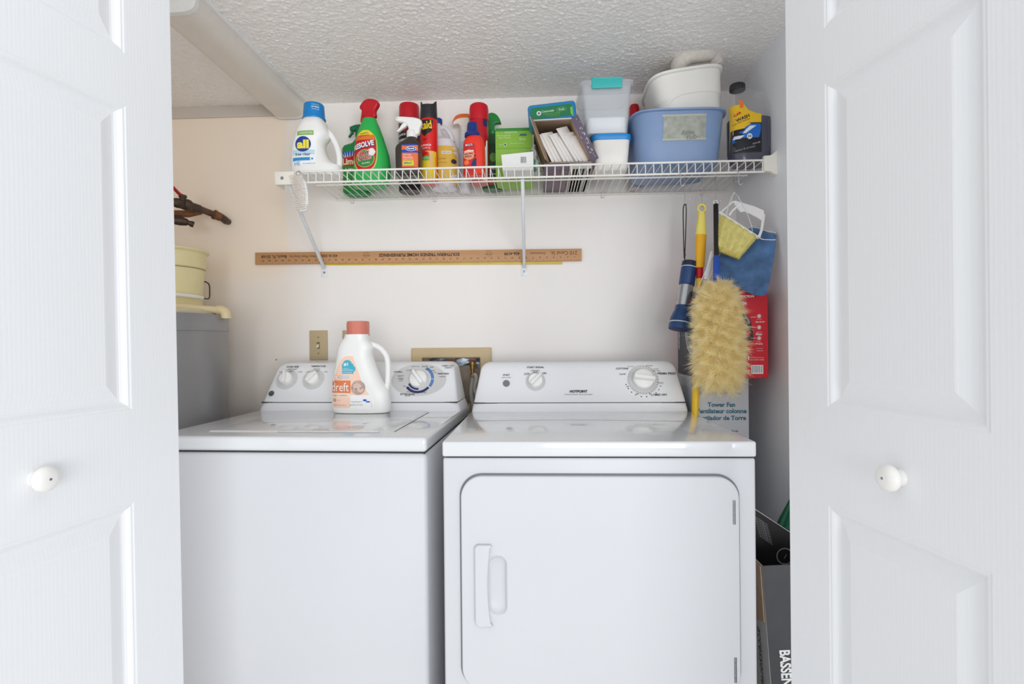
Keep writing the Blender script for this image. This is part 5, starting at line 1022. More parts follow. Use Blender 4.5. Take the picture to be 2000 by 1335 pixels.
# yellow handled pole tool
top, bot = at(1371, 399, 1.772), at(1356, 850, 1.682); M = axis_frame(bot, top); ln = (top-bot).length; zf = lambda py: ln*(850-py)/451; k = mmpp(1368, 1.74)
t = thing('broom', 'yellow pole with pale yellow hanging grip and red collar beside the flashlight', 'broom', M)
b = B(); b.loft([(zf(528), 0, 0, 8.0*k*.9, 8.0*k*.9, 2), (zf(525), 0, 0, 8.6*k, 7.5*k, 2.3), (zf(495), 0, 0, 9.6*k, 8*k, 2.3), (zf(466), 0, 0, 10.2*k, 8.5*k, 2.4), (zf(455), 0, 0, 10.2*k, 8.5*k, 2.4)], 28); b.build('grip_base', mat('grip_amber', (242, 180, 30), .4), t)
b = B(); b.loft([(zf(462), 0, 0, 10.35*k, 8.65*k, 2.4), (zf(454), 0, 0, 10.25*k, 8.6*k, 2.4), (zf(440), 0, 0, 8.8*k, 7.5*k, 2.4), (zf(424), 0, 0, 7.2*k, 6*k, 2.4), (zf(415), 0, 0, 6.6*k, 5*k, 2.4)], 28)
b.tube([((.0118*math.cos(a)), 0, zf(407)+.0125*math.sin(a)) for a in [2*math.pi*q/28 for q in range(28)]], .0036, 10, 0, True); b.build('grip', mat('grip_pale', (244, 226, 112), .4), t)
b = B(); b.lathe([(.0085, zf(549)), (.0105, zf(548)), (.0108, zf(529)), (.0095, zf(528))], 28); b.build('collar', REDP, t)
b = B(); b.lathe([(.0095, 0), (.0105, .004), (.0105, zf(738)), (.0085, zf(738)), (.0085, zf(545))], 24); b.build('pole', mat('pole_yellow', (244, 200, 34), .35), t)
b = B(); b.lathe([(.0108, zf(739)), (.0115, zf(738.5)), (.0112, zf(735)), (.0088, zf(734))], 24); b.build('joint_ring', REDP, t)

# wool duster
top, mid, low = at(1398, 396, 1.77), at(1400, 552, 1.61), at(1407, 762, 1.545)
M = axis_frame(mid, top); ln = (top-mid).length; k = mmpp(1400, 1.72); t = thing('wool_duster', 'fluffy cream wool duster with black and blue handle and white hanging ring', 'duster', M)
b = B(); b.lathe([(.0078, ln*.30), (.0078, ln*.97), (.006, ln*.975)], 22); hd_ = b.build('handle', BLACK, t)
b = B(); b.tube([(.0068*math.cos(a), 0, ln*.985+.008+.0075*math.sin(a)) for a in [2*math.pi*q/24 for q in range(24)]], .0024, 8, 0, True); b.build('hanging_ring', WPLAST, t)
b = B(); b.lathe([(.0085, -.02), (.0108, -.012), (.0108, ln*.18), (.0100, ln*.29), (.0085, ln*.305)], 8); part_label(b.build('grip', mat('grip_blue', (24, 78, 176), .35), t), 'bright blue lower grip')
Ti = M.inverted(); c0, c1 = Ti @ Vector(mid), Ti @ Vector(low); ax = (c1-c0); AL = ax.length; ax.normalize(); u = ax.orthogonal().normalized(); v = ax.cross(u)
FUR = mat('wool_cream', (255, 247, 214), .85, var=.04, vscale=34); fibre(FUR)
rs = lambda f: .0615*(max(0, 1-((f-.5)/.5)**4))**.5*(.9+.14*f)
b = B(); cs = [c0+ax*(AL*(.02+.96*i/20)) for i in range(21)]; b.tube(cs, [max(.004, rs(.02+.96*i/20)*.86) for i in range(21)], 24); core = b.build('core', FUR, t, 60)
b = B(); r2 = random.Random(3)
NF = 40000
for i in range(NF):
    f = .012+.976*r2.random(); a = r2.uniform(0, 2*math.pi); rad = max(.004, rs(f)*.86)
    if r2.random() > (rad/.062)**.7: continue
    tuft = math.sin(a*9+math.sin(f*31)*2.1)*math.cos(f*52+a*4)
    nrm = u*math.cos(a)+v*math.sin(a); e = (f-.5)*2; outv = (nrm+ax*(math.copysign(abs(e)**4, e)*1.15)).normalized()
    p = c0+ax*(AL*f)+nrm*rad; L_ = r2.uniform(.016, .027)*(1+.25*tuft)
    cl_ = (u*math.sin(a*9+f*40)+v*math.cos(a*7-f*35)+ax*math.sin(f*60+a*5))*.55; sw_ = cl_+(u*r2.uniform(-1, 1)+v*r2.uniform(-1, 1)+ax*r2.uniform(-.9, .9))*.35+Vector((0, 0, -.40))
    side = outv.cross(Vector((r2.uniform(-1, 1), r2.uniform(-1, 1), r2.uniform(-1, 1)))).normalized()*r2.uniform(.00028, .0005)
    q1 = p+outv*L_*.45+sw_*L_*.10; q2 = p+outv*L_*.75+sw_*L_*.45; q3 = p+outv*L_*.88+sw_*L_*.95
    b.add([p-side, p+side, q1+side, q1-side, q2+side*.9, q2-side*.9, q3], [(0, 1, 2, 3), (3, 2, 4, 5), (5, 4, 6)])
fo = b.build('wool', FUR, t, 180); fo['kind'] = 'stuff'

# white plastic stick tool with string loop
tp, bt = at(1391, 490, 1.70), at(1379.5, 546, 1.685); M = axis_frame(bt, tp); ln = (tp-bt).length; t = thing('duster_handle', 'small white plastic stick with string loop between yellow and black handles', 'handle', M)
b = B(); b.loft([(0, 0, 0, .0068, .004, 2.2), (.004, 0, 0, .0082, .005, 2.2), (ln*.6, 0, 0, .0066, .0045, 2.2), (ln*.95, 0, 0, .005, .004, 2.2), (ln, 0, 0, .003, .003, 2)], 24); b.build('stick', WPLAST, t)
Ti = M.inverted(); STR = mat('white_string', (236, 236, 232), .6)
b = B(); sp = [at(1434, 377, 1.765), at(1424, 400, 1.745), at(1409, 447, 1.715), at(1396, 490, 1.69), at(1376, 534, 1.664), at(1366, 556, 1.655), at(1369, 563, 1.652), at(1378, 556, 1.655), at(1384, 547, 1.66), at(1392, 528, 1.67), at(1410, 484, 1.70), at(1415, 440, 1.722), at(1426, 396, 1.75), at(1435, 377, 1.765)]
b.tube([Ti @ Vector(q) for q in catmull([tuple(q) for q in sp], 6, False)], .0011, 6); b.build('string', STR, t)

# paint edger: white frame, ribbed yellow pile pad ; and the blue mitt behind
Pd = lambda px, py: at(px, py, 1.765-(px-1385)*.0008-(py-395)*.0008)
O_ = Pd(1437, 440); M = Matrix.Translation(O_); Ti = M.inverted(); t = thing('paint_pad', 'yellow ribbed pile pad with white plastic frame handle hanging at the right', 'paint pad', M)
L_ = lambda px, py, d=0: Ti @ (Pd(px, py)+Vector((0, d, 0)))
b = B(); c4 = [(1407, 417), (1480, 463), (1443, 506), (1393, 487)]
PILE = mat('pile_yellow', (238, 226, 138), .9, var=.12, vscale=60, bump=.7, bscale=420, sheen=.4)
NU, NV = 60, 40; vv = []
for side in (0, 1):
    for i in range(NU+1):
        for j in range(NV+1):
            uu, w_ = i/NU, j/NV
            ex = (1-w_)*((1-uu)*c4[0][0]+uu*c4[1][0])+w_*((1-uu)*c4[3][0]+uu*c4[2][0]); ey = (1-w_)*((1-uu)*c4[0][1]+uu*c4[1][1])+w_*((1-uu)*c4[3][1]+uu*c4[2][1])
            ed = min(uu, 1-uu, w_*.8+.04, (1-w_)*.8)*9; hb = .009*min(1, max(0, ed))**.5+.0075*abs(math.sin(uu*5*math.pi+.25*math.sin(w_*6)))*min(1, ed)-.003; hb += rnd.uniform(-.0006, .0006)
            p = L_(ex+rnd.uniform(-.3, .3), ey+rnd.uniform(-.3, .3)); vv.append((p.x, p.y-(hb if side == 0 else -.004), p.z))
nn = (NU+1)*(NV+1); ff = []
for sd_ in (0, 1):
    for i in range(NU):
        for j in range(NV): q = sd_*nn+i*(NV+1)+j; ff.append((q, q+1, q+NV+2, q+NV+1))
rim = [i*(NV+1) for i in range(NU+1)]+[NU*(NV+1)+j for j in range(1, NV+1)]+[i*(NV+1)+NV for i in range(NU-1, -1, -1)]+[j for j in range(NV-1, 0, -1)]
for a_, c_ in zip(rim, rim[1:]+rim[:1]): ff.append((a_, c_, c_+nn, a_+nn))
b.add(vv, ff); b.build('pile', PILE, t, 60)
PF = mat('pile_fuzz', (244, 232, 150), .9); fibre(PF); r3 = random.Random(5); b = B()
for i in range(5200):
    uu, w_ = r3.random(), r3.random()
    if i % 3 == 0: w_ = 1.0
    ex = (1-w_)*((1-uu)*c4[0][0]+uu*c4[1][0])+w_*((1-uu)*c4[3][0]+uu*c4[2][0]); ey = (1-w_)*((1-uu)*c4[0][1]+uu*c4[1][1])+w_*((1-uu)*c4[3][1]+uu*c4[2][1])
    hb = .0055+.0072*abs(math.sin(uu*5*math.pi+.25*math.sin(w_*6))) if w_ < .98 else r3.uniform(0, .010); p = L_(ex, ey); p.y -= hb; dn = Vector((-.30, -.35, -.9))*r3.uniform(.0015, .0035); sd2 = Vector((.00045, 0, -.0002))
    b.add([p-sd2, p+sd2, p+dn+Vector((r3.uniform(-.001, .001), -.001, 0))], [(0, 1, 2)])
fz = b.build('pile_fuzz', PF, t, 180); fz['kind'] = 'stuff'
b = B(); fr_ = [L_(*q) for q in ((1406, 415), (1444, 440), (1481, 464))]; b.tube(fr_, [.0052]*3, 10); 
b.tube([L_(1406, 416), L_(1419, 405), L_(1431, 394), L_(1438, 394)], [.003, .0028, .003, .0042], 8); b.tube([L_(1424, 421), L_(1431, 411), L_(1440, 403), L_(1446, 398)], [.004, .0032, .0035, .005], 8)
b.tube([L_(1482, 464), L_(1487, 450), L_(1490, 432), L_(1492, 420)], [.0045, .004, .0045, .004], 10)
pl = [(1432, 393), (1440, 393), (1452, 397), (1472, 403), (1491, 411), (1492.5, 424), (1490, 433), (1479, 425), (1463, 417), (1452, 413), (1447, 415), (1441, 408), (1436, 402)]
pl = [L_(*q) for q in pl]; n_ = len(pl); b.add([(q.x, q.y-.003, q.z) for q in pl]+[(q.x, q.y+.003, q.z) for q in pl], [tuple(range(n_)), tuple(range(n_, 2*n_))]+[(i, (i+1) % n_, n_+(i+1) % n_, n_+i) for i in range(n_)])
b.build('frame', WPLAST, t, 40)
b = B(); s1 = [L_(*q, -.006) for q in ((1482, 465), (1488, 468), (1498, 468.5), (1506, 469), (1513, 468.5))]; b.tube([tuple(q) for q in catmull([tuple(q) for q in s1], 5, False)], .0012, 6)
s1 = [L_(*q, -.005) for q in ((1432, 376), (1438, 381), (1447, 396), (1458, 418), (1466, 440), (1468, 452))]; b.tube(catmull([tuple(q) for q in s1], 5, False), .0009, 6)
s1 = [L_(*q, -.005) for q in ((1432, 376), (1428, 384), (1422, 400), (1418, 420))]; b.tube(catmull([tuple(q) for q in s1], 5, False), .0009, 6)
b.build('string', STR, t)

Pm = lambda px, py: at(px, py, 1.775-(px-1385)*.00072-(py-395)*.0006)
om = [(1402, 462), (1420, 452), (1444, 455), (1470, 444), (1500, 453), (1515, 456), (1516, 468), (1514, 486), (1509, 520), (1502, 556), (1498, 572), (1493, 577), (1481, 577), (1462, 572), (1440, 560), (1418, 548), (1404, 540), (1400, 500)]
O_ = Pm(1455, 500); t = thing('microfiber_mitt', 'blue microfiber cleaning mitt hanging behind the yellow pad', 'mitt', Matrix.Translation(O_)); Ti = Matrix.Translation(-O_)
pl = catmull(om, 3); cxp, cyp = 1456, 512; b = B(); vv = []; n_ = len(pl); fs_ = (1.0, .985, .94, .85, .7, .5, .25)
for sgn in (-1, 1):
    for s_ in fs_:
        for (px, py) in pl:
            q = Ti @ Pm(cxp+(px-cxp)*s_, cyp+(py-cyp)*s_); q.y += sgn*.008*(1-s_**6)**.5; vv.append(q)
    vv.append((Ti @ Pm(cxp, cyp))+Vector((0, sgn*.008, 0)))
m_ = len(fs_)*n_+1
for sd_ in (0, 1):
    for i in range(len(fs_)-1):
        for q in range(n_): ff_ = (sd_*m_+i*n_+q, sd_*m_+i*n_+(q+1) % n_, sd_*m_+(i+1)*n_+(q+1) % n_, sd_*m_+(i+1)*n_+q); b.f.append(ff_); b.m.append(0)
    for q in range(n_): b.f.append((sd_*m_+6*n_+q, sd_*m_+6*n_+(q+1) % n_, sd_*m_+7*n_)); b.m.append(0)
b.v = [tuple(q) for q in vv]
MIT = mat('mitt_blue', (78, 116, 164), .9, var=.42, vscale=26, bump=.6, bscale=300, sheen=.35); b.build('mitt', MIT, t, 60)
b = B(); hm = [Ti @ (Pm(*q)+Vector((0, -.002, 0))) for q in ((1470, 440), (1490, 444), (1516, 451))]; b.tube(hm, .0012, 6)
b.add([Ti @ Pm(*q) for q in ((1468, 441), (1490, 446), (1516, 453), (1516, 459), (1490, 452), (1468, 447))], [(0, 1, 4, 5), (1, 2, 3, 4)]); part_label(b.build('cuff', mat('cuff_grey', (196, 196, 194), .7), t, 0), 'pale grey cuff edge')

# ================================================================ lower right: dark carton and what pokes out behind it
def Pb(px, py, Y): return at(px, py, Y)
f_tl, f_bl = at(1488, 1105, 1.25), at(1508, 1380, 1.25); tilt = math.atan2(f_bl.x-f_tl.x, f_tl.z-f_bl.z); hgt = .60
M = Matrix.Translation((f_tl.x+.62*math.tan(tilt), 1.25, .005)) @ Matrix.Rotation(-tilt, 4, 'Y'); ztop = (f_tl.z-.005)/math.cos(tilt)
t = thing('accessory_carton', 'open dark grey carton tilted between the dryer and the right door', 'box', M)
BXO = mat('carton_charcoal', (70, 70, 74), .45, var=.1); BXI = mat('carton_inside_black', (30, 29, 30), .5); BXS = mat('carton_side_grey', (176, 174, 170), .5, var=.08)
W_, D_ = .150, .17; b = B(); b.hexa([(.003, 0, 0), (W_, 0, 0), (W_, .003, 0), (.003, .003, 0)], [(.0, 0, ztop), (W_, 0, ztop), (W_, .003, ztop), (.0, .003, ztop)]); b.build('front_panel', BXO, t, 0)
b = B(); b.box(0, .0025, .0005, D_, 0, ztop); b.build('side_panel', BXS, t, 0); b = B(); b.box(W_-.0025, W_, .003, D_, 0, ztop*.97); b.build('side_panel', BXS, t, 0)
zfl = ztop+.118; b = B(); b.hexa([(.0, D_-.003, 0), (W_, D_-.003, 0), (W_, D_, 0), (0, D_, 0)], [(0, D_-.003, zfl), (W_, D_-.003, zfl-.115), (W_, D_, zfl-.115), (0, D_, zfl)]); b.m = [0]*len(b.f); bp = b.build('back_panel', BXI, t, 0)
b = B(); b.hexa([(-.001, D_-.0035, zfl-.001), (W_, D_-.0035, zfl-.116), (W_, D_+.0005, zfl-.116), (-.001, D_+.0005, zfl-.001)], [(-.001, D_-.0035, zfl+.001), (W_, D_-.0035, zfl-.114), (W_, D_+.0005, zfl-.114), (-.001, D_+.0005, zfl+.001)]); part_label(b.build('cut_edge', mat('board_edge', (210, 204, 196), .6), bp, 0), 'pale cut cardboard edge')
b = B(); b.box(0, W_, .003, D_, 0, .003); b.build('bottom_panel', BXI, t, 0)
b = B(); b.hexa([(-.0035, .004, ztop-.13), (-.001, .004, ztop-.13), (-.001, D_*.7, ztop-.17), (-.0035, D_*.7, ztop-.17)], [(-.0035, .004, ztop-.002), (-.001, .004, ztop-.002), (-.001, D_, ztop-.002), (-.0035, D_, ztop-.002)]); part_label(b.build('flap', KRAFT, t, 0), 'brown bare flap folded down the side')
b = B(); b.x = Matrix.Translation((0, D_-.003, 0)); 
for i in range(9): b.rect(.004+.0012*i, .046+.001*i, ztop+.088-i*.0085-.006, ztop+.088-i*.0085-.004, 1, .0009, None, 1, 1) if False else b.text('care and handling notes', .068+i*.0012, ztop+.045-i*.0064, w=.040, mat=1, off=.0009, rot=-38)
b.ring(.122, ztop-.050, .0185, .0215, 30, 340, 0, .0009, None, 30); b.text('1', .123, ztop-.051, h=.012, mat=0, off=.0010, rot=-35)
b.build('print', [GREYINK, mat('fine_print', (176, 176, 176), .5)], bp, 0)
b = B(); x, z = .036, ztop-.255; vv, ff, d = textmesh('BASSENETT', .03); s_ = .125/d[0]; b.add([(x-y*s_*1.4+.002, -.0008, z-x_*s_*-1-.05) if False else (x+y*s_*1.3, -.0008, z-x_*s_) for x_, y in vv], ff, 0); b.build('front_print', [PWHITE], t, 0)
b = B(); vv, ff, d = textmesh('accessories', 0); s_ = .15/d[0]; b.add([(-.0008, .045-y*s_, ztop-.24-x_*s_) for x_, y in vv], ff, 0); b.build('side_print', [INK], t, 0)

tpz = at(1541, 938, 1.48); bz = at(1507, 1075, 1.45); t = thing('umbrella', 'folded dark green umbrella standing behind the dark carton', 'umbrella', Matrix.Translation((bz.x, bz.y, 0)))
b = B(); zz = [.02, .35, bz.z, (bz.z+tpz.z)/2, tpz.z-.01]; dx = (tpz.x-bz.x)/(tpz.z-bz.z); rr = [.012, .032, .030, .018, .004]; vs_ = []; n_ = 16
for z, r_ in zip(zz, rr):
    for q in range(n_):
        a = 2*math.pi*q/n_; r2_ = r_*(1 if q % 2 else .78); vs_.append((dx*max(-.02, z-bz.z)+.012+r2_*math.cos(a), r2_*math.sin(a), z))
b.add(vs_, [(i*n_+q, i*n_+(q+1) % n_, (i+1)*n_+(q+1) % n_, (i+1)*n_+q) for i in range(4) for q in range(n_)]+[tuple(range(n_)), tuple(4*n_+q for q in range(n_))]); b.build('canopy', mat('umbrella_green', (18, 92, 66), .6, var=.1), t, 25)
b = B(); b.tube([(dx*(tpz.z-.012-bz.z)+.012, 0, tpz.z-.012), (dx*(tpz.z+.03-bz.z)+.012, 0, tpz.z+.03)], .0025, 10); b.tube([(.010, 0, .02), (.010, 0, 0.0)], .004, 10); b.build('shaft', STEEL, t)
p = at(1508, 1034, 1.56); b = B(); b.x = Matrix.Translation((p.x, p.y, 0)); b.lathe([(0, 0), (.022, 0), (.023, .004), (.021, p.z-.06), (.012, p.z-.02), (.009, p.z+.004), (0, p.z+.006)], 24)
tag(b.build('bottle', mat('dusky_red', (176, 70, 76), .5), None), 'dull red bottle top just showing behind the dark carton flap', 'bottle')
# ================================================================ left corner: water heater, bucket, pipes
HR = .255; HX, HY = -1.276, 1.660; HT = 1.226
t = thing('water_heater', 'grey cylindrical water heater in the left corner beside the washer', 'water heater', frame((HX, HY, 0)))
GREY = mat('heater_grey', (150, 149, 150), .32, metal=.25, var=.06, vscale=5)
b = B(); b.lathe([(HR-.01, 0), (HR, .01), (HR, HT-.052), (HR-.002, HT-.05)], 72); b.build('tank_jacket', GREY, t, 30)
b = B(); b.lathe([(HR-.001, HT-.053), (HR+.003, HT-.052), (HR+.004, HT-.006), (HR+.001, HT), (0, HT)], 72); tc_ = b.build('top_cap', GREY, t, 30)
for a in (-62, -118): 
    b = B(); b.lathe([(0, 0), (.004, 0), (.003, .002), (0, .0025)], 12); m_ = Matrix.Rotation(R(a), 4, 'Z') @ Matrix.Translation((HR+.0035, 0, HT-.026)) @ Matrix.Rotation(R(90), 4, 'Y'); b.v = [tuple(m_ @ Vector(q)) for q in b.v]; b.build('screw', STEEL, tc_)
b = B(); b.lathe([(0, HT), (HR-.022, HT), (HR-.020, HT+.012), (HR-.03, HT+.016), (0, HT+.016)], 64); part_label(b.build('lid_disc', mat('disc_cream', (226, 214, 184), .5), t), 'cream disc on top')
# cream drain pipe lying over the top
CRM = mat('pvc_cream', (228, 210, 166), .4, var=.03); yp = 1.70
p0, p1 = at(345, 600, yp), at(428, 606, yp); pe = at(441, 614, yp); p0 = at(345, 600, 1.60)
b = B(); b.tube([(p0.x-.12, 1.58, p0.z), (p0.x, 1.60, p0.z), (p1.x, yp, p1.z)], .0125, 16)
el = catmull([(p1.x, yp, p1.z), (p1.x+.008, yp, p1.z), (pe.x-.003, yp, p1.z-.006), (pe.x, yp, p1.z-.016), (pe.x, yp, p1.z-.026)], 6, False)
b.tube(el, .0158, 16); b.tube([(p1.x-.004, yp, p1.z), (p1.x+.004, yp, p1.z)], .0170, 16); b.tube([(pe.x, yp, p1.z-.02), (pe.x, yp, HT-.002)], .0125, 14)
tag(b.build('drain_pipe', CRM), 'cream plastic pipe with elbow running across the top of the water heater', 'pipe')
# bucket
by = 1.745; rt = at(397, 487, by); bb_ = at(375, 596, by); rr = .135; bx = rt.x-rr-.002; zb = HT+.0165; H_ = rt.z-zb
t = thing('bucket', 'cream plastic bucket standing on top of the grey water heater', 'bucket', frame((bx, by, zb))); r0 = .112
b = B(); b.lathe([(0, 0), (r0-.006, 0), (r0, .006), (r0+(rr-.012-r0)*.72, H_*.70), (r0+(rr-.012-r0)*.72+.004, H_*.70+.002), (rr-.008, H_-.012), (rr-.004, H_-.010), (rr, H_-.006), (rr, H_-.001), (rr-.004, H_), (rr-.009, H_-.002), (rr-.02, H_*.5), (r0-.012, .01), (0, .008)], 64); bk = b.build('bucket', mat('bucket_cream', (232, 220, 170), .4, var=.03), t, 40)
b = B(); zl = H_*.69; rl_ = r0+(rr-.012-r0)*.70; b.lathe([(rl_, zl-.0012), (rl_+.0012, zl), (rl_, zl+.0012)], 64); part_label(b.build('seam_line', mat('bucket_line', (120, 110, 84), .6), bk), 'thin dark seam')
ca, sa = .819, .574; loc = lambda u_, w_, z: (u_*ca+w_*sa, u_*sa-w_*ca, z)
hp = catmull([loc(.112, 0, H_*.53), loc(.131, .004, H_*.48), loc(.1335, .008, H_*.34), loc(.131, .014, H_*.235), loc(.118, .045, H_*.215), loc(.085, .098, H_*.225), loc(.02, .130, H_*.24), loc(-.06, .120, H_*.26)], 6, False)
b = B(); b.tube(hp, .0022, 8); hd_ = b.build('handle', mat('handle_black', (52, 46, 42), .5), t)
b = B(); b.tube(catmull([loc(.108, .062, H_*.218), loc(.085, .098, H_*.225), loc(.02, .130, H_*.24), loc(-.06, .120, H_*.26)], 6, False), .0066, 14); b.build('handle_grip', mat('grip_white', (236, 236, 232), .4), hd_)
# rusty pipe with valve
RUST = mat('rusty_iron', (104, 78, 64), .6, metal=.35, var=.45, vscale=38, bump=.5, bscale=120); RUSTO = mat('rust_orange', (132, 88, 58), .65, metal=.3, var=.35, vscale=40, bump=.4, bscale=120); DARKM = mat('aged_bronze', (88, 74, 64), .5, metal=.55, var=.3, vscale=40, bump=.3, bscale=90)
t = thing('water_pipe', 'rusty iron water pipe with shutoff valve coming out of the back wall', 'pipe', frame(tuple(at(430, 425, 1.97))))
Ti = t.matrix_world.inverted(); q = lambda px, py, Y: Ti @ at(px, py, Y)
b = B(); b.tube([q(446, 433, YW), q(441, 430, 1.962)], .0115, 14); b.tube(catmull([tuple(q(441, 431, 1.972)), tuple(q(439, 429, 1.955)), tuple(q(432, 424, 1.935)), tuple(q(425, 421, 1.925))], 5, False), [.0135]*15+[.0145], 16); b.build('elbow', DARKM, t)
b = B(); b.tube([q(430, 423.5, 1.932), q(417, 418, 1.912)], .0155, 16); b.tube([q(421, 419.8, 1.918), q(418, 418.5, 1.913)], .0180, 16); b.build('coupling', RUSTO, t)
b = B(); b.tube([q(418, 418.5, 1.913), q(385, 406, 1.86)], .0115, 16); b.build('nipple', RUST, t)
b = B(); b.tube([q(390, 408, 1.868), q(374, 402.5, 1.842)], .0140, 14); b.tube(catmull([tuple(q(374, 402.5, 1.842)), tuple(q(366, 400, 1.83)), tuple(q(357, 399, 1.82)), tuple(q(346, 396, 1.80)), tuple(q(336, 394, 1.79))], 4, False), [.0145, .016, .018, .0195, .020, .020, .0195, .018, .0165, .016, .016, .017, .017, .016, .015, .0145, .0145][:17], 16); b.tube([q(356, 396, 1.818), q(357, 383, 1.818)], [.012, .0095], 12); b.tube([q(357, 386, 1.818), q(357, 381, 1.818)], .013, 6); vb = b.build('valve_body', DARKM, t)
b = B(); b.tube(catmull([tuple(q(357, 382, 1.815)), tuple(q(351, 379, 1.805)), tuple(q(344, 372, 1.785)), tuple(q(336, 364, 1.77))], 4, False), .0055, 10); part_label(b.build('valve_lever', mat('lever_red', (178, 36, 34), .5), vb), 'red lever')
b = B(); b.tube([q(336, 417, 1.83), q(368, 417.5, 1.87), q(392, 412, 1.90)], .0125, 14); b.build('branch_pipe', RUSTO, t)
b = B(); b.tube([q(338, 430, 1.82), q(352, 431, 1.835), q(366, 434, 1.845)], [.0135, .0165, .012], 14); b.tube([q(366, 434, 1.845), q(374, 437, 1.852)], .0085, 12)
for f in (0, .5, 1): b.tube([q(372+4.5*f, 436.3+1.6*f, 1.85+.004*f), q(374+4.5*f, 437+1.6*f, 1.852+.004*f)], .0105, 14)
b.build('hose_bib', DARKM, t)

# ================================================================ detergent bottle on the washer
WZ = .9138; kY = 1.676; k = mmpp(703, 1.665); p = at(703, 806, 1.660); lo = Vector((p.x, kY, WZ)); M = frame(lo, -1.7)
t = thing('detergent_bottle', 'white baby detergent bottle with pink cap standing on the washer', 'detergent', M); base = 808
rw = [(808, 650, 759), (806.5, 647.5, 761), (803, 646, 761.5), (790, 645, 761), (778, 645, 760.5), (766, 645.5, 758.5), (759, 646, 754), (752, 647, 748.5), (740, 648.5, 741.5), (727, 650.5, 736), (714, 653, 731), (704, 655, 727.5), (696, 656, 725.5), (688, 657.2, 727), (682, 658.5, 729.5), (676, 661, 728), (670, 665, 723.5), (666, 668.5, 720), (663, 672, 719.5), (656, 674, 719.5)]
secs = jug_secs(rw, 703, base, k, .036, 2.8); b = B(); b.loft(secs, 56)
hp = [(722, 675), (735, 679), (746, 687), (754, 699), (757, 714), (757, 735), (756, 752), (753, 764)]
b.tube([((x-703)*k, 0, (base-y)*k) for x, y in catmull(hp, 5, False)], .0088, 16)
jb = b.build('bottle', MATS['jug_white'], t, 45); fr = front_of(secs); KX = lambda x: (x-703)*k; kz = lambda y: (base-y)*k
b = B(); r_ = 22.3*k; zc = kz(658); cx_ = (697.5-703)*k; b.lathe([(r_*.99, zc-.001), (r_, zc), (r_, zc+.004), (r_*.985, zc+.006), (r_*.985, kz(634)), (r_*.93, kz(630.5)), (r_*.82, kz(630)), (r_*.76, kz(634)), (0, kz(634.5))], 48, 0, (cx_, 0, 0), .006, 1)
PINK = mat('cap_pink', (238, 146, 128), .2, trans=.3, coat=.5, ior=1.3); b.build('cap', PINK, t)
b = B(); b.lathe([(r_*.9, zc+.002), (r_*.88, kz(640)), (r_*.5, kz(638)), (0, kz(638))], 32, 0, (cx_, 0, 0)); b.build('cap_insert', mat('cap_coral', (222, 104, 88), .35), t)
b = B(); lab = [(801, 653, 731), (797, 649.5, 735), (785, 648, 735), (772, 648, 730), (760, 649, 721), (745, 651.5, 714), (730, 656, 709), (718, 661, 704), (708, 666, 700), (700, 673, 698.5), (695, 681, 697)]
b.rows([(kz(y), KX(l), KX(r)) for y, l, r in catmull(lab, 3, False)], 0, .0005, fr, 14)
in_ = [(798, 653.5, 729), (794, 651, 732), (775, 650, 727.5), (760, 651.5, 718), (745, 654, 711.5), (730, 658.5, 706.5), (718, 663, 701.5), (708, 668, 698), (701, 675, 696.5), (697.5, 682, 695.5)]
b.rows([(kz(y), KX(l), KX(r)) for y, l, r in catmull(in_, 3, False)], 1, .0008, fr, 14)
b.rect(KX(676), KX(695), kz(797), kz(771), 0, .0009, fr) if False else None
b.rect(KX(689), KX(730), kz(798), kz(773), 0, .0010, fr); b.rect(KX(649.5), KX(690), kz(769), kz(745), 2, .0011, fr); b.text('dreft', KX(668), kz(757.5), w=37*k, h=16.5*k, mat=0, off=.0016, front=fr, bold=.0)
b.ell(KX(654), kz(746.5), 1.6*k, 1.6*k, 0, .0016, fr)
b.rect(KX(649.5), KX(688), kz(777.5), kz(770), 6, .0011, fr); b.text('stage 1: newborn', KX(668), kz(774), w=30*k, mat=5, off=.0015, front=fr)
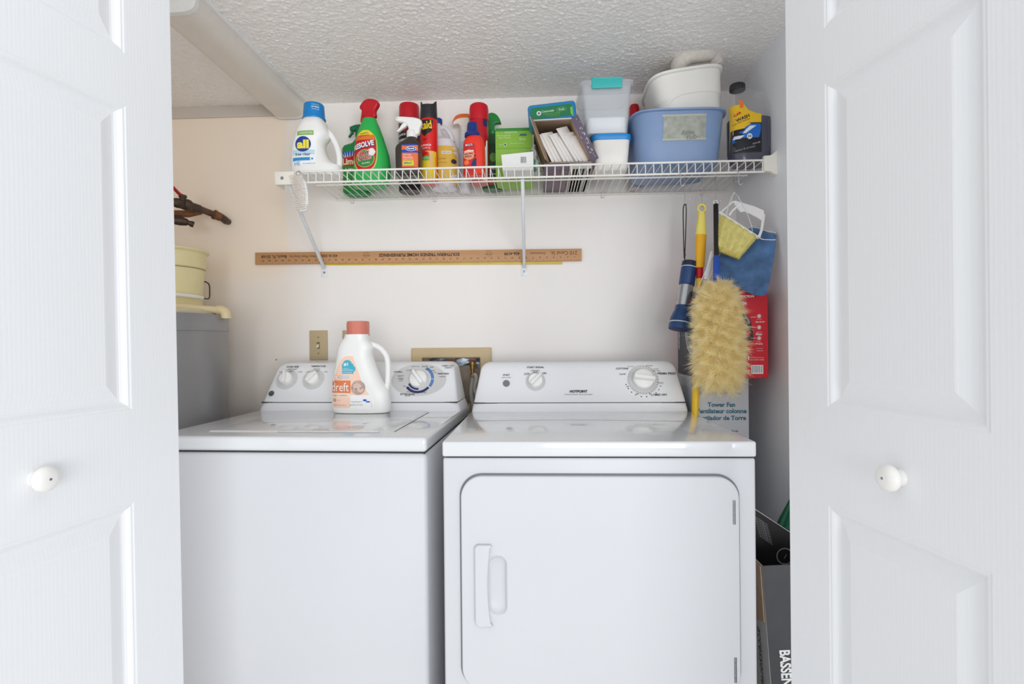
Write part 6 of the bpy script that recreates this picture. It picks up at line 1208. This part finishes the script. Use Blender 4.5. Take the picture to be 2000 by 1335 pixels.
b.ell(KX(684), kz(713), 9*k, 7.5*k, 3, .0011, fr); b.rect(KX(673), KX(696), kz(732), kz(713), 3, .0011, fr); b.ell(KX(695), kz(722.5), 5*k, 6*k, 3, .0012, fr); b.text('#1', KX(681), kz(714), w=9*k, h=7*k, mat=0, off=.0016, front=fr, bold=.03); b.text('CHOICE OF', KX(681), kz(721.5), w=13*k, mat=0, off=.0016, front=fr); b.text('pediatricians', KX(684.5), kz(725), w=21*k, mat=0, off=.0016, front=fr); b.text('recommended', KX(684), kz(729), w=19*k, mat=0, off=.0016, front=fr)
b.rect(KX(656.5), KX(671.5), kz(743), kz(735), 7, .0011, fr); b.rect(KX(657.3), KX(670.7), kz(742.5), kz(735.6), 6, .0013, fr); b.text('HE', KX(666), kz(739), w=6*k, mat=5, off=.0016, front=fr); b.rect(KX(673), KX(687), kz(742), kz(735.5), 8, .0011, fr)
b.ell(KX(705), kz(759), 14*k, 14*k, 4, .0012, fr, 20); b.ell(KX(703), kz(756), 8*k, 5.5*k, 9, .0015, fr); b.ell(KX(709), kz(763), 6*k, 5*k, 9, .0015, fr); b.ell(KX(701), kz(761), 1.6*k, 1.1*k, 5, .0018, fr); b.ell(KX(710), kz(760), 1.8*k, 1*k, 5, .0018, fr)
b.text('32', KX(656), kz(783), w=7*k, mat=5, off=.0012, front=fr, bold=.02); b.text('LOADS', KX(665), kz(783.5), w=8*k, mat=7, off=.0012, front=fr); b.text('46 FL OZ (1.36 L)', KX(667), kz(793), w=28*k, mat=7, off=.0012, front=fr); b.text('hypoallergenic', KX(702), kz(786), w=22*k, mat=10, off=.0013, front=fr); b.text('gentle on skin', KX(701), kz(792), w=26*k, mat=10, off=.0013, front=fr); b.ell(KX(718), kz(783), 4*k, 2*k, 11, .0013, fr); b.ell(KX(724), kz(786), 4.5*k, 1.4*k, 11, .0013, fr)
b.build('label', [PWHITE, mat('label_peach', (250, 214, 192), .5), mat('dreft_orange', (232, 130, 82), .45), mat('heart_teal', (68, 180, 206), .45), mat('photo_tan', (196, 168, 156), .5, var=.3, vscale=90), mat('label_brown', (128, 96, 90), .5), mat('label_cream', (248, 226, 208), .5), mat('label_rose', (222, 140, 112), .5), mat('label_grey', (204, 210, 222), .5), mat('photo_pale', (222, 196, 184), .5), mat('label_sage', (130, 140, 130), .5), BLUEP], jb)
